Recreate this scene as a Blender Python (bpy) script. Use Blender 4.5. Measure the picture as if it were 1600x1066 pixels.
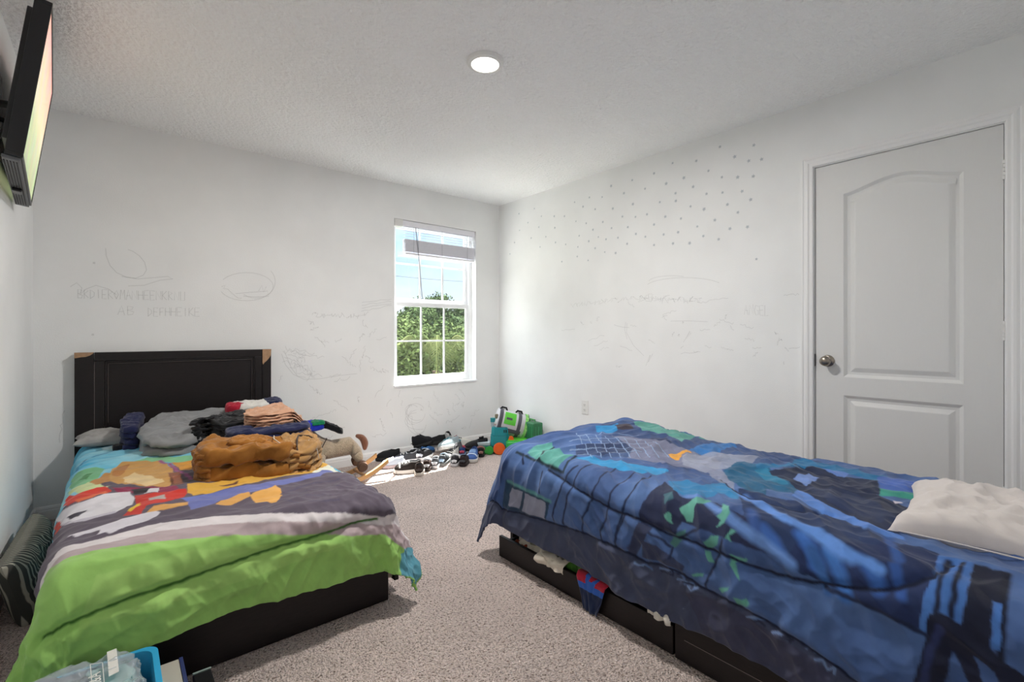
import bpy, bmesh, math, random
import numpy as np
from mathutils import Vector, Matrix
random.seed(7)
S = bpy.context.scene
C = S.collection
for o in list(bpy.data.objects):
    bpy.data.objects.remove(o)
R = math.radians

# ------------------------------------------------------------ camera, sky, sun, exposure
TH, F, CX, HY, CH = R(39.78), 749.4, 800.0, 522.0, 1.10
cd = bpy.data.cameras.new('camera')
cd.sensor_width = 36.0
cd.lens = F / 1600 * 36
cd.shift_y = -11 / 1600
cd.clip_start = 0.02
cd.clip_end = 300
cam = bpy.data.objects.new('camera', cd)
cam.location = (0, 0, CH)
cam.rotation_euler = (R(90), 0, -TH)
C.objects.link(cam)
S.camera = cam

S.view_settings.view_transform = 'Standard'
S.view_settings.look = 'None'
S.view_settings.gamma = 1.0
S.view_settings.use_curve_mapping = False
S.view_settings.exposure = 0.25

w = bpy.data.worlds.new('sky')
S.world = w
w.use_nodes = True
nt = w.node_tree
nt.nodes.clear()
wo = nt.nodes.new('ShaderNodeOutputWorld')
bg = nt.nodes.new('ShaderNodeBackground')
tc = nt.nodes.new('ShaderNodeTexCoord')
sep = nt.nodes.new('ShaderNodeSeparateXYZ')
rmp = nt.nodes.new('ShaderNodeValToRGB')
nt.links.new(tc.outputs['Generated'], sep.inputs[0])
nt.links.new(sep.outputs['Z'], rmp.inputs[0])
rmp.color_ramp.elements[0].position = 0.0
rmp.color_ramp.elements[0].color = (0.88, 0.93, 1.0, 1)
e_ = rmp.color_ramp.elements.new(0.08); e_.color = (0.80, 0.90, 1.0, 1)
rmp.color_ramp.elements[1].position = 0.35
rmp.color_ramp.elements[1].color = (0.72, 0.84, 1.0, 1)
e_ = rmp.color_ramp.elements.new(0.20); e_.color = (0.46, 0.70, 1.0, 1)
nz = nt.nodes.new('ShaderNodeTexNoise')
nz.inputs['Scale'].default_value = 3.0
nz.inputs['Detail'].default_value = 5
mp = nt.nodes.new('ShaderNodeMapping')
mp.inputs['Scale'].default_value = (1, 1, 3.5)
nt.links.new(tc.outputs['Generated'], mp.inputs[0])
nt.links.new(mp.outputs[0], nz.inputs['Vector'])
cr = nt.nodes.new('ShaderNodeValToRGB')
cr.color_ramp.elements[0].position = 0.45
cr.color_ramp.elements[1].position = 0.72
nt.links.new(nz.outputs['Fac'], cr.inputs[0])
mx = nt.nodes.new('ShaderNodeMix')
mx.data_type = 'RGBA'
nt.links.new(cr.outputs['Color'], mx.inputs['Factor'])
nt.links.new(rmp.outputs['Color'], mx.inputs['A'])
mx.inputs['B'].default_value = (0.95, 0.97, 1.0, 1)
nt.links.new(mx.outputs['Result'], bg.inputs['Color'])
SKY = 9.0            # bright hazy upper sky; the strip near the horizon is calmer
mr = nt.nodes.new('ShaderNodeMapRange')
mr.interpolation_type = 'SMOOTHSTEP'
mr.inputs['From Min'].default_value = 0.24
mr.inputs['From Max'].default_value = 0.55
mr.inputs['To Min'].default_value = 1.25
mr.inputs['To Max'].default_value = SKY
nt.links.new(sep.outputs['Z'], mr.inputs['Value'])
nt.links.new(mr.outputs['Result'], bg.inputs['Strength'])
nt.links.new(bg.outputs[0], wo.inputs[0])

sl = bpy.data.lights.new('sun', 'SUN')
sl.energy = 34.0
sl.angle = R(0.6)
sl.color = (1.0, 0.96, 0.9)
so = bpy.data.objects.new('sun', sl)
so.rotation_euler = Vector((-0.60, -0.66, -1.82)).to_track_quat('-Z', 'Y').to_euler()
so.location = (6, 9, 14)
C.objects.link(so)

S.cycles.max_bounces = 16
S.cycles.diffuse_bounces = 12
# room size (metres)
X0, X1, Y0, Y1, H = -0.357, 3.107, -0.15, 3.941, 2.44

# ------------------------------------------------------------ helpers
cT, sT = math.cos(TH), math.sin(TH)
def ray(px, py):
    r = (px - CX) / F
    return (r * cT + sT, -r * sT + cT, (HY - py) / F)
def onz(px, py, z):
    d = ray(px, py); t = (z - CH) / d[2]
    return (d[0] * t, d[1] * t)
def ony(px, py, Y=Y1):
    d = ray(px, py); t = Y / d[1]
    return (d[0] * t, CH + d[2] * t)
def onx(px, py, X=X1):
    d = ray(px, py); t = X / d[0]
    return (d[1] * t, CH + d[2] * t)

def lin(c):
    if isinstance(c, str):
        c = [int(c[i:i + 2], 16) / 255 for i in (0, 2, 4)]
    return tuple(((x / 12.92) if x <= 0.04045 else ((x + 0.055) / 1.055) ** 2.4) for x in c[:3])

def _grad(ix, iy, seed):
    h = (ix.astype(np.int64) * 374761393 + iy.astype(np.int64) * 668265263 + seed * 1442695041) & 0xffffffff
    h = ((h ^ (h >> 13)) * 1274126177) & 0xffffffff
    a = (h & 0xffff) / 65535.0 * 2 * np.pi
    return np.cos(a), np.sin(a)
def pn(x, y, seed=0):
    x = np.asarray(x, float); y = np.asarray(y, float)
    ix = np.floor(x).astype(np.int64); iy = np.floor(y).astype(np.int64)
    fx = x - ix; fy = y - iy
    u = fx * fx * fx * (fx * (fx * 6 - 15) + 10); v = fy * fy * fy * (fy * (fy * 6 - 15) + 10)
    def g(a, b):
        gx, gy = _grad(ix + a, iy + b, seed)
        return gx * (fx - a) + gy * (fy - b)
    n0 = g(0, 0) * (1 - u) + g(1, 0) * u
    n1 = g(0, 1) * (1 - u) + g(1, 1) * u
    return (n0 * (1 - v) + n1 * v) * 1.5
def fbm(x, y, seed=0, octv=3):
    s = 0; a = 1.0
    for k in range(octv):
        s = s + a * pn(x * 2 ** k, y * 2 ** k, seed + k * 17); a *= 0.5
    return s
def ridge(x, y, seed=0):
    return 1 - np.minimum(1, np.abs(pn(x, y, seed)) * 2.2)
def sstep(a, b, x):
    t = np.clip((x - a) / (b - a), 0, 1)
    return t * t * (3 - 2 * t)

MATS = {}
def mat(name, col, rough=0.6, metal=0.0, bump=0.0, bscale=200.0, var=0.0, vscale=8.0, stretch=None, sheen=0.0,
        spec=None, emit=None, estr=0.0, alpha=None, attr=None, bdist=0.002, trans=0.0, col2=None, detail=3):
    if name in MATS:
        return MATS[name]
    m = bpy.data.materials.new(name)
    m.use_nodes = True
    n = m.node_tree.nodes; l = m.node_tree.links
    p = n['Principled BSDF']
    c = lin(col)
    p.inputs['Base Color'].default_value = (*c, 1)
    p.inputs['Roughness'].default_value = rough
    p.inputs['Metallic'].default_value = metal
    if spec is not None: p.inputs['Specular IOR Level'].default_value = spec
    if sheen: p.inputs['Sheen Weight'].default_value = sheen
    if trans: p.inputs['Transmission Weight'].default_value = trans
    t = n.new('ShaderNodeTexCoord'); mpn = n.new('ShaderNodeMapping')
    l.new(t.outputs['Object'], mpn.inputs[0])
    if stretch: mpn.inputs['Scale'].default_value = stretch
    src = None
    if attr:
        a = n.new('ShaderNodeAttribute'); a.attribute_name = attr
        src = a.outputs['Color']
    if var > 0:
        nn = n.new('ShaderNodeTexNoise'); nn.inputs['Scale'].default_value = vscale; nn.inputs['Detail'].default_value = 4
        l.new(mpn.outputs[0], nn.inputs['Vector'])
        mxn = n.new('ShaderNodeMix'); mxn.data_type = 'RGBA'
        rr = n.new('ShaderNodeValToRGB'); rr.color_ramp.elements[0].position = 0.35; rr.color_ramp.elements[1].position = 0.65
        l.new(nn.outputs['Fac'], rr.inputs[0]); l.new(rr.outputs[0], mxn.inputs['Factor'])
        c2 = lin(col2) if col2 else tuple(x * (1 - var) for x in c)
        mxn.inputs['A'].default_value = (*c, 1); mxn.inputs['B'].default_value = (*c2, 1)
        if src is not None:
            mxn.blend_type = 'MULTIPLY'
            l.new(src, mxn.inputs['A'])
            mxn.inputs['B'].default_value = (1 - var, 1 - var, 1 - var, 1)
        src = mxn.outputs['Result']
    if src is not None: l.new(src, p.inputs['Base Color'])
    if bump > 0:
        bn = n.new('ShaderNodeTexNoise'); bn.inputs['Scale'].default_value = bscale; bn.inputs['Detail'].default_value = detail
        l.new(mpn.outputs[0], bn.inputs['Vector'])
        b = n.new('ShaderNodeBump'); b.inputs['Strength'].default_value = bump; b.inputs['Distance'].default_value = bdist
        l.new(bn.outputs['Fac'], b.inputs['Height']); l.new(b.outputs[0], p.inputs['Normal'])
    if emit:
        p.inputs['Emission Color'].default_value = (*lin(emit), 1); p.inputs['Emission Strength'].default_value = estr
    if alpha is not None: p.inputs['Alpha'].default_value = alpha
    MATS[name] = m
    return m

def tag(o, label, cat, group=None, kind=None):
    if label: o['label'] = label
    if cat: o['category'] = cat
    if group: o['group'] = group
    if kind: o['kind'] = kind
    return o
def thing(name, label, cat, loc=(0, 0, 0), rz=0.0, group=None):
    o = bpy.data.objects.new(name, None); o.empty_display_size = 0.05
    C.objects.link(o); o.location = loc; o.rotation_euler = (0, 0, rz)
    return tag(o, label, cat, group)
def mesh_np(name, V, Fc, m, parent=None, smooth=True, mats=None, fm=None):
    me = bpy.data.meshes.new(name)
    me.from_pydata([tuple(v) for v in V], [], [tuple(int(i) for i in f) for f in Fc])
    for mm in (mats or [m]): me.materials.append(mm)
    if fm is not None: me.polygons.foreach_set('material_index', np.asarray(fm, dtype=np.int32))
    me.polygons.foreach_set('use_smooth', np.full(len(me.polygons), smooth))
    me.update()
    o = bpy.data.objects.new(name, me); C.objects.link(o)
    if parent is not None: o.parent = parent
    return o
def obj(name, bm, m, parent=None, smooth=False, loc=None, rot=None):
    me = bpy.data.meshes.new(name)
    bmesh.ops.recalc_face_normals(bm, faces=bm.faces)
    bm.to_mesh(me); bm.free()
    for mm in (m if isinstance(m, (list, tuple)) else [m]): me.materials.append(mm)
    if smooth:
        me.polygons.foreach_set('use_smooth', np.full(len(me.polygons), True))
        try: me.set_sharp_from_angle(angle=R(40))
        except Exception: pass
    o = bpy.data.objects.new(name, me); C.objects.link(o)
    if parent is not None: o.parent = parent
    if loc: o.location = loc
    if rot: o.rotation_euler = rot
    return o
def box(bm, x0, x1, y0, y1, z0, z1, bev=0.0, seg=2, M=None, mi=0):
    vs = [bm.verts.new((x, y, z)) for x in (x0, x1) for y in (y0, y1) for z in (z0, z1)]
    f = [(0, 1, 3, 2), (4, 6, 7, 5), (0, 4, 5, 1), (2, 3, 7, 6), (0, 2, 6, 4), (1, 5, 7, 3)]
    fs = [bm.faces.new([vs[i] for i in q]) for q in f]
    geom = vs
    if bev > 0:
        r = bmesh.ops.bevel(bm, geom=list({e for ff in fs for e in ff.edges}), offset=bev, segments=seg, affect='EDGES', profile=0.5)
        geom = list({v for ff in r['faces'] for v in ff.verts} | {v for v in vs if v.is_valid})
        fs = list({ff for v in geom for ff in v.link_faces})
    for ff in fs:
        if ff.is_valid: ff.material_index = mi
    if M is not None: bmesh.ops.transform(bm, matrix=M, verts=geom)
    return geom
def boxo(name, m, parent, *a, bev=0.002, seg=2, M=None, smooth=False):
    bm = bmesh.new(); box(bm, *a, bev=bev, seg=seg, M=M)
    return obj(name, bm, m, parent, smooth)
def cyl(bm, p0, p1, r0, r1=None, n=24, cap=True, mi=0):
    p0 = Vector(p0); p1 = Vector(p1); r1 = r0 if r1 is None else r1
    d = (p1 - p0).normalized(); a = d.orthogonal().normalized(); b = d.cross(a)
    A = [bm.verts.new(p0 + (a * math.cos(t) + b * math.sin(t)) * r0) for t in [2 * math.pi * k / n for k in range(n)]]
    B = [bm.verts.new(p1 + (a * math.cos(t) + b * math.sin(t)) * r1) for t in [2 * math.pi * k / n for k in range(n)]]
    fs = [bm.faces.new((A[k], A[(k + 1) % n], B[(k + 1) % n], B[k])) for k in range(n)]
    if cap: fs += [bm.faces.new(A[::-1]), bm.faces.new(B)]
    for ff in fs: ff.material_index = mi
    return A, B
def tube(bm, pts, r, n=8, mi=0):
    pts = [Vector(p) for p in pts]; rings = []
    up = Vector((0.13, 0.27, 0.95)).normalized()
    for i, p in enumerate(pts):
        d = (pts[min(i + 1, len(pts) - 1)] - pts[max(i - 1, 0)]).normalized()
        a = d.cross(up)
        if a.length < 1e-4: a = d.orthogonal()
        a.normalize(); b = d.cross(a)
        rr = r[i] if isinstance(r, (list, tuple)) else r
        rings.append([bm.verts.new(p + (a * math.cos(t) + b * math.sin(t)) * rr) for t in [2 * math.pi * k / n for k in range(n)]])
    for A, B in zip(rings, rings[1:]):
        for k in range(n):
            f = bm.faces.new((A[k], A[(k + 1) % n], B[(k + 1) % n], B[k])); f.material_index = mi
    for f in (bm.faces.new(rings[0][::-1]), bm.faces.new(rings[-1])): f.material_index = mi
def lathe(bm, prof, n=32, M=None, mi=0):
    rings = []; allv = []
    for r, z in prof:
        if r < 1e-6: v = bm.verts.new((0, 0, z)); rings.append([v]); allv.append(v)
        else:
            rr = [bm.verts.new((r * math.cos(2 * math.pi * k / n), r * math.sin(2 * math.pi * k / n), z)) for k in range(n)]
            rings.append(rr); allv += rr
    for A, B in zip(rings, rings[1:]):
        for k in range(n):
            k2 = (k + 1) % n
            if len(A) == 1 and len(B) == 1: continue
            if len(A) == 1: f = bm.faces.new((A[0], B[k2], B[k]))
            elif len(B) == 1: f = bm.faces.new((A[k], A[k2], B[0]))
            else: f = bm.faces.new((A[k], A[k2], B[k2], B[k]))
            f.material_index = mi
    if M is not None: bmesh.ops.transform(bm, matrix=M, verts=allv)
def grid_faces(nu, nv, wrap=False):
    a = np.arange(nu * nv).reshape(nu, nv)
    if wrap: a = np.concatenate([a, a[:1]], 0)
    q = np.stack([a[:-1, :-1], a[1:, :-1], a[1:, 1:], a[:-1, 1:]], -1).reshape(-1, 4)
    return q
def bake(o):
    dg = bpy.context.evaluated_depsgraph_get(); dg.update()
    me = bpy.data.meshes.new_from_object(o.evaluated_get(dg), depsgraph=dg)
    o.modifiers.clear(); o.data = me
    return o
def copy_tree(o, parent=None):
    c = o.copy(); C.objects.link(c)
    if parent is not None: c.parent = parent
    for ch in list(o.children): copy_tree(ch, c)
    return c

# ------------------------------------------------------------ setting materials
M_wall = mat('wall_paint', 'eeefef', 0.75, bump=0.25, bscale=150, bdist=0.003, spec=0.25, var=.05, vscale=2.6)
M_ceil = mat('ceiling_paint', 'f8f9f9', 0.85, bump=1.0, bscale=48, bdist=0.022, spec=0.15, detail=4)
M_trim = mat('trim_paint', 'ececec', 0.4, spec=0.4)
M_door = mat('door_paint', 'dededd', 0.42, bump=0.35, bscale=60, stretch=(8, 8, 0.35), bdist=0.002, spec=0.4)
M_plate = mat('white_plastic', 'e2e2e0', 0.35)
M_black = mat('dark_slot', '1a1a1a', 0.6)
M_nickel = mat('satin_nickel', '9a9288', 0.28, metal=1.0)
M_wood = mat('espresso_wood', '1c1617', 0.42, bump=0.25, bscale=40, stretch=(1, 1, 9), bdist=0.001, spec=0.35, var=0.35, vscale=30)
M_raw = mat('raw_board', 'b08c6c', 0.8, var=0.2, vscale=60)
M_pencil = bpy.data.materials.new('pencil_mark'); M_pencil.use_nodes = True
M_pencil.node_tree.nodes['Principled BSDF'].inputs['Base Color'].default_value = (0.22, 0.22, 0.23, 1)
M_pencil.node_tree.nodes['Principled BSDF'].inputs['Roughness'].default_value = 0.9
M_pencil.node_tree.nodes['Principled BSDF'].inputs['Alpha'].default_value = 0.17

def carpet_mat():
    m = bpy.data.materials.new('carpet'); m.use_nodes = True
    n = m.node_tree.nodes; l = m.node_tree.links; p = n['Principled BSDF']
    p.inputs['Roughness'].default_value = 1.0; p.inputs['Specular IOR Level'].default_value = 0.05
    p.inputs['Sheen Weight'].default_value = 0.2
    t = n.new('ShaderNodeTexCoord')
    a = n.new('ShaderNodeTexNoise'); a.inputs['Scale'].default_value = 120; a.inputs['Detail'].default_value = 3; a.inputs['Distortion'].default_value = 0.6
    v = n.new('ShaderNodeTexVoronoi'); v.inputs['Scale'].default_value = 150
    big = n.new('ShaderNodeTexNoise'); big.inputs['Scale'].default_value = 2.2; big.inputs['Detail'].default_value = 4
    for q in (a, v, big): l.new(t.outputs['Object'], q.inputs['Vector'])
    r = n.new('ShaderNodeValToRGB')
    r.color_ramp.elements[0].position = 0.32; r.color_ramp.elements[0].color = (*lin('937c70'), 1)
    r.color_ramp.elements[1].position = 0.50; r.color_ramp.elements[1].color = (*lin('f8e4dc'), 1)
    l.new(a.outputs['Fac'], r.inputs[0])
    mxn = n.new('ShaderNodeMix'); mxn.data_type = 'RGBA'; mxn.blend_type = 'MULTIPLY'; mxn.inputs['Factor'].default_value = 1
    r2 = n.new('ShaderNodeValToRGB'); r2.color_ramp.elements[0].position = 0.3; r2.color_ramp.elements[0].color = (0.82, 0.82, 0.82, 1); r2.color_ramp.elements[1].position = 0.7
    l.new(big.outputs['Fac'], r2.inputs[0]); l.new(r.outputs[0], mxn.inputs['A']); l.new(r2.outputs[0], mxn.inputs['B'])
    l.new(mxn.outputs['Result'], p.inputs['Base Color'])
    add = n.new('ShaderNodeMath'); add.operation = 'SUBTRACT'
    l.new(a.outputs['Fac'], add.inputs[0]); l.new(v.outputs['Distance'], add.inputs[1])
    b = n.new('ShaderNodeBump'); b.inputs['Strength'].default_value = 0.9; b.inputs['Distance'].default_value = 0.02
    l.new(add.outputs[0], b.inputs['Height']); l.new(b.outputs[0], p.inputs['Normal'])
    return m

# ------------------------------------------------------------ room shell
def struct(name, bm, m, parent=None, smooth=False):
    o = obj(name, bm, m, parent, smooth)
    if parent is None: o['kind'] = 'structure'
    return o
bm = bmesh.new(); box(bm, X0 - .12, X1 + .12, Y0 - .12, Y1 + .12, -0.1, 0); floor = struct('floor', bm, carpet_mat())
bm = bmesh.new(); box(bm, X0 - .12, X1 + .12, Y0 - .12, Y1 + .12, H, H + 0.1); struct('ceiling', bm, M_ceil)

# marks on the walls: ribbons lying on the plaster, in the wall's own mesh
def ribbon(bm, pts, width, plane, mi=1):
    pts = [Vector(p) for p in pts]
    L = []
    for i, p in enumerate(pts):
        d = (pts[min(i + 1, len(pts) - 1)] - pts[max(i - 1, 0)])
        if d.length < 1e-6: d = Vector((1, 0))
        d.normalize(); nrm = Vector((-d.y, d.x)) * width / 2
        L.append((p + nrm, p - nrm))
    def P(q):
        if plane == 'y': return (q.x, Y1 - 0.0007, q.y)
        return (X1 - 0.0007, q.x, q.y)
    vs = [(bm.verts.new(P(a)), bm.verts.new(P(b))) for a, b in L]
    for (a, b), (c, d) in zip(vs, vs[1:]):
        f = bm.faces.new((a, b, d, c)); f.material_index = mi
def squiggle(x0, y0, x1, y1, amp, n, rnd):
    out = []
    for i in range(n):
        t = i / (n - 1)
        out.append((x0 + (x1 - x0) * t + rnd.uniform(-amp, amp) * .7, y0 + (y1 - y0) * t + rnd.uniform(-amp, amp)))
    return out
GLY = {'A': [[(0, 0), (.5, 1), (1, 0)], [(.2, .4), (.8, .4)]], 'B': [[(0, 0), (0, 1), (.8, .85), (.7, .6), (0, .5), (.9, .3), (.7, 0), (0, 0)]],
       'C': [[(1, .9), (.4, 1), (0, .5), (.4, 0), (1, .1)]], 'D': [[(0, 0), (0, 1), (.9, .7), (.9, .3), (0, 0)]],
       'E': [[(1, 1), (0, 1), (0, 0), (1, 0)], [(0, .5), (.8, .5)]], 'F': [[(1, 1), (0, 1), (0, 0)], [(0, .5), (.8, .5)]],
       'H': [[(0, 0), (0, 1)], [(1, 0), (1, 1)], [(0, .5), (1, .5)]], 'I': [[(.5, 0), (.5, 1)]], 'K': [[(0, 0), (0, 1)], [(1, 1), (0, .5), (1, 0)]],
       'L': [[(0, 1), (0, 0), (1, 0)]], 'M': [[(0, 0), (.1, 1), (.5, .4), (.9, 1), (1, 0)]], 'N': [[(0, 0), (0, 1), (1, 0), (1, 1)]],
       'R': [[(0, 0), (0, 1), (.9, .8), (0, .5), (1, 0)]], 'U': [[(0, 1), (.1, 0), (.9, 0), (1, 1)]], 'O': [[(.5, 0), (0, .5), (.5, 1), (1, .5), (.5, 0)]],
       'G': [[(1, .9), (.3, 1), (0, .5), (.4, 0), (1, .1), (1, .45), (.6, .45)]]}
def write(txt, x, y, w_, h_, slope, rnd):
    out = []
    for i, c in enumerate(txt):
        if c == ' ': x += w_ * .8; continue
        for st in GLY[c]:
            out.append([(x + a * w_ * .75 + rnd.uniform(-.6, .6), y - b * h_ + slope * (i * w_) + rnd.uniform(-.7, .7)) for a, b in st])
        x += w_
        y += 0
    return out

WX0, WX1, WZ0, WZ1 = 1.9215, 2.808, 0.638, 2.13
bm = bmesh.new()
T = 0.14
box(bm, X0 - T, WX0, Y1, Y1 + T, 0, H); box(bm, WX1, X1 + T, Y1, Y1 + T, 0, H)
box(bm, WX0, WX1, Y1, Y1 + T, 0, WZ0); box(bm, WX0, WX1, Y1, Y1 + T, WZ1, H)
rn = random.Random(3)
def arc(cx, cy, rx, ry, a0, a1, n=22, rot=0):
    return [(cx + rx * math.cos(R(a)) * math.cos(rot) - ry * math.sin(R(a)) * math.sin(rot), cy + ry * math.sin(R(a)) + rx * math.cos(R(a)) * math.sin(rot)) for a in [a0 + (a1 - a0) * k / (n - 1) for k in range(n)]]
st = []
st.append([(165, 388), (166, 400), (172, 415), (182, 426), (197, 433), (212, 435), (224, 430), (229, 422), (226, 410), (218, 400), (208, 393), (200, 390)])
st.append([(190, 432), (215, 436), (240, 434), (262, 432), (270, 436), (250, 438), (225, 446), (200, 447)])
st += write('BRDIEROMANHEENKRNU', 122, 466, 9.4, 14, 0.025, rn)
st += write('AB', 184, 492, 15, 14, 0.0, rn) + write('DEFHHEIKE', 231, 494, 9.2, 13, 0.0, rn)
st.append([(110, 448), (120, 442), (128, 450), (124, 462), (134, 452), (150, 446), (170, 452), (182, 461)])
st.append(arc(385, 448, 42, 22, -150, 160)); st.append(arc(400, 440, 30, 26, -40, 130))
st.append([(346, 448), (352, 446), (349, 451), (356, 452), (362, 458), (372, 466), (378, 466)])
st.append([(368, 459), (390, 457), (418, 455), (420, 463), (400, 464), (380, 463)]); st.append([(404, 455), (409, 446), (412, 457), (416, 448)])
for k in range(5): st.append(squiggle(490 + k * 17, 492 + k, 506 + k * 17, 494 - k, 4.0, 14, rn))
for k in range(4): st.append(squiggle(565, 472 + k * 5, 612, 468 + k * 3, 1.2, 9, rn))
st.append([(440, 553), (446, 570), (458, 585), (475, 593), (500, 592), (530, 587), (558, 584)])
st.append([(444, 548), (455, 575), (465, 588), (478, 590)])
for k in range(9): st.append(squiggle(440 + rn.uniform(0, 20), 545 + k * 4, 480 + rn.uniform(-10, 30), 548 + k * 5, 4, 12, rn))
for k in range(8): st.append(arc(645 + rn.uniform(-10, 10), 650 + rn.uniform(-10, 10), rn.uniform(7, 22), rn.uniform(7, 20), rn.uniform(0, 90), rn.uniform(180, 380)))
for k in range(36):
    x = rn.uniform(440, 612); y = rn.uniform(500, 690)
    st.append(squiggle(x, y, x + rn.uniform(-26, 26), y + rn.uniform(-16, 20), 3.0, rn.randint(5, 14), rn))
for k in range(24):
    x = rn.uniform(612, 760); y = rn.uniform(612, 672)
    st.append(squiggle(x, y, x + rn.uniform(-14, 14), y + rn.uniform(-12, 16), 2.5, rn.randint(4, 10), rn))
st.append(squiggle(485, 655, 525, 641, 2.0, 22, rn)); st.append(squiggle(100, 640, 92, 690, 3, 9, rn))
for s_ in st:
    ribbon(bm, [ony(a, b) for a, b in s_], 0.0042, 'y')
for (a, b) in [(594, 655), (147, 411), (145, 523), (598, 577)]:
    x, z = ony(a, b); ribbon(bm, [(x - .006, z), (x + .006, z)], 0.012, 'y')
wb = struct('wall_back', bm, [M_wall, M_pencil])

bm = bmesh.new(); box(bm, X0 - T, X0, Y0 - T, Y1, 0, H); struct('wall_left', bm, M_wall)
bm = bmesh.new(); box(bm, X0, X1, Y0 - T, Y0, 0, H); struct('wall_front', bm, M_wall)
DY0, DY1, DZ = 0.243, 1.009, 2.058
bm = bmesh.new()
box(bm, X1, X1 + T, Y0 - T, DY0, 0, H); box(bm, X1, X1 + T, DY1, Y1, 0, H); box(bm, X1, X1 + T, DY0, DY1, DZ, H)
box(bm, X1 + .08, X1 + T, DY0, DY1, 0, DZ)
st = []
rn = random.Random(9)
st.append(arc(1050, 440, 36, 9, 180, 300)); st.append(arc(1070, 450, 62, 16, 200, 330))
st += write('ANGEL', 1163, 492, 8, 16, 0.05, rn)
for k in range(7): st.append(squiggle(893 + k * 18, 478 - k * 2.2, 912 + k * 18, 474 - k * 2, 3.8, 14, rn))
for k in range(6): st.append(squiggle(1010 + k * 14, 468 + k, 1026 + k * 14, 466, 5, 14, rn))
st += [[(1048, 502), (1075, 501.5), (1106, 503)], [(978, 503), (976, 515), (980, 530)], [(980, 505), (979, 520), (990, 540), (1006, 556)], [(1068, 535), (1078, 518), (1072, 530), (1080, 520)], [(1009, 572), (1016, 555), (1013, 566), (1020, 553)]]
for k in range(44):
    x = rn.uniform(895, 1240); y = rn.uniform(465, 580) - (x - 900) * .04
    st.append(squiggle(x, y, x + rn.uniform(-26, 26), y + rn.uniform(-8, 8), 2.0, rn.randint(4, 12), rn))
st.append([(1210, 518), (1213, 523), (1211, 520), (1216, 522)])
for s_ in st:
    ribbon(bm, [onx(a, b) for a, b in s_], 0.0036, 'x')
struct('wall_right', bm, [M_wall, M_pencil])

def baseboard(name, a, b, axis, side):
    bm = bmesh.new()
    prof = [(0, 0), (.014, 0), (.014, .055), (.011, .062), (.011, .070), (.006, .080), (0, .083)]
    A = []
    for t in (a, b):
        if axis == 'x': A.append([bm.verts.new((t, side[0] + side[1] * p, q)) for p, q in prof])
        else: A.append([bm.verts.new((side[0] + side[1] * p, t, q)) for p, q in prof])
    n = len(prof)
    for k in range(n): bm.faces.new((A[0][k], A[0][(k + 1) % n], A[1][(k + 1) % n], A[1][k]))
    bm.faces.new(A[0]); bm.faces.new(A[1])
    return struct(name, bm, M_trim)
baseboard('baseboard_back', X0, X1, 'x', (Y1, -1))
baseboard('baseboard_left', Y0, Y1, 'y', (X0, 1))
baseboard('baseboard_front', X0, X1, 'x', (Y0, 1))
baseboard('baseboard_right', DY1 + .065, Y1, 'y', (X1, -1))

# ------------------------------------------------------------ door
dr = thing('door_1', None, None, (X1, (DY0 + DY1) / 2, 0)); dr['kind'] = 'structure'
def arch(y0, y1, z0, z1, rise, n=24):
    pts = [(y0, z0), (y1, z0)]
    if rise <= 0: return pts + [(y1, z1), (y0, z1)]
    for k in range(n + 1):
        t = k / n
        y = y1 + (y0 - y1) * t
        s = math.sin(math.pi * t)
        pts.append((y, z1 + rise * (0.5 - 0.5 * math.cos(2 * math.pi * t)) ** 0.8))
    return pts
def inset(pts, d):
    n = len(pts); out = []
    for i in range(n):
        p0, p, p1 = Vector(pts[i - 1]), Vector(pts[i]), Vector(pts[(i + 1) % n])
        e0 = (p - p0).normalized(); e1 = (p1 - p).normalized()
        n0 = Vector((-e0.y, e0.x)); n1 = Vector((-e1.y, e1.x))
        b = (n0 + n1); b.normalize(); k = d / max(0.3, b.dot(n0))
        out.append(tuple(p + b * k))
    return out
bm = bmesh.new()
yc = (DY0 + DY1) / 2
xf = 0.010          # slab face this far behind the wall face
P0 = [(DY0 + .003 - yc, .012), (DY1 - .003 - yc, .012), (DY1 - .003 - yc, DZ - .003), (DY0 + .003 - yc, DZ - .003)]
pan = [arch(.3794 - yc, .8688 - yc, .861, 1.878, .055), arch(.3794 - yc, .8688 - yc, .19, .760, 0)]
loops = []
def addloop(pts, x):
    vs = [bm.verts.new((x, a, b)) for a, b in pts]
    es = [bm.edges.new((vs[i], vs[(i + 1) % len(vs)])) for i in range(len(vs))]
    return vs, es
v0, e0 = addloop(P0, xf)
es = list(e0)
vb, eb = addloop(P0, xf + .035)
for i in range(4): bm.faces.new((v0[i], v0[(i + 1) % 4], vb[(i + 1) % 4], vb[i]))
bm.faces.new(vb)
for pp in pan:
    rings = []
    for ins, dx in ((0, 0), (.006, .004), (.016, .0115), (.026, .0125), (.030, .0125), (.052, .0035), (.056, .003)):
        rings.append(addloop(inset(pp, ins), xf + dx))
    es += rings[0][1]
    for (a, _), (b, _) in zip(rings, rings[1:]):
        for i in range(len(a)): bm.faces.new((a[i], a[(i + 1) % len(a)], b[(i + 1) % len(a)], b[i]))
    bm.faces.new(rings[-1][0])
bmesh.ops.triangle_fill(bm, use_beauty=True, use_dissolve=False, edges=es)
obj('door_panel', bm, M_door, dr)
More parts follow.
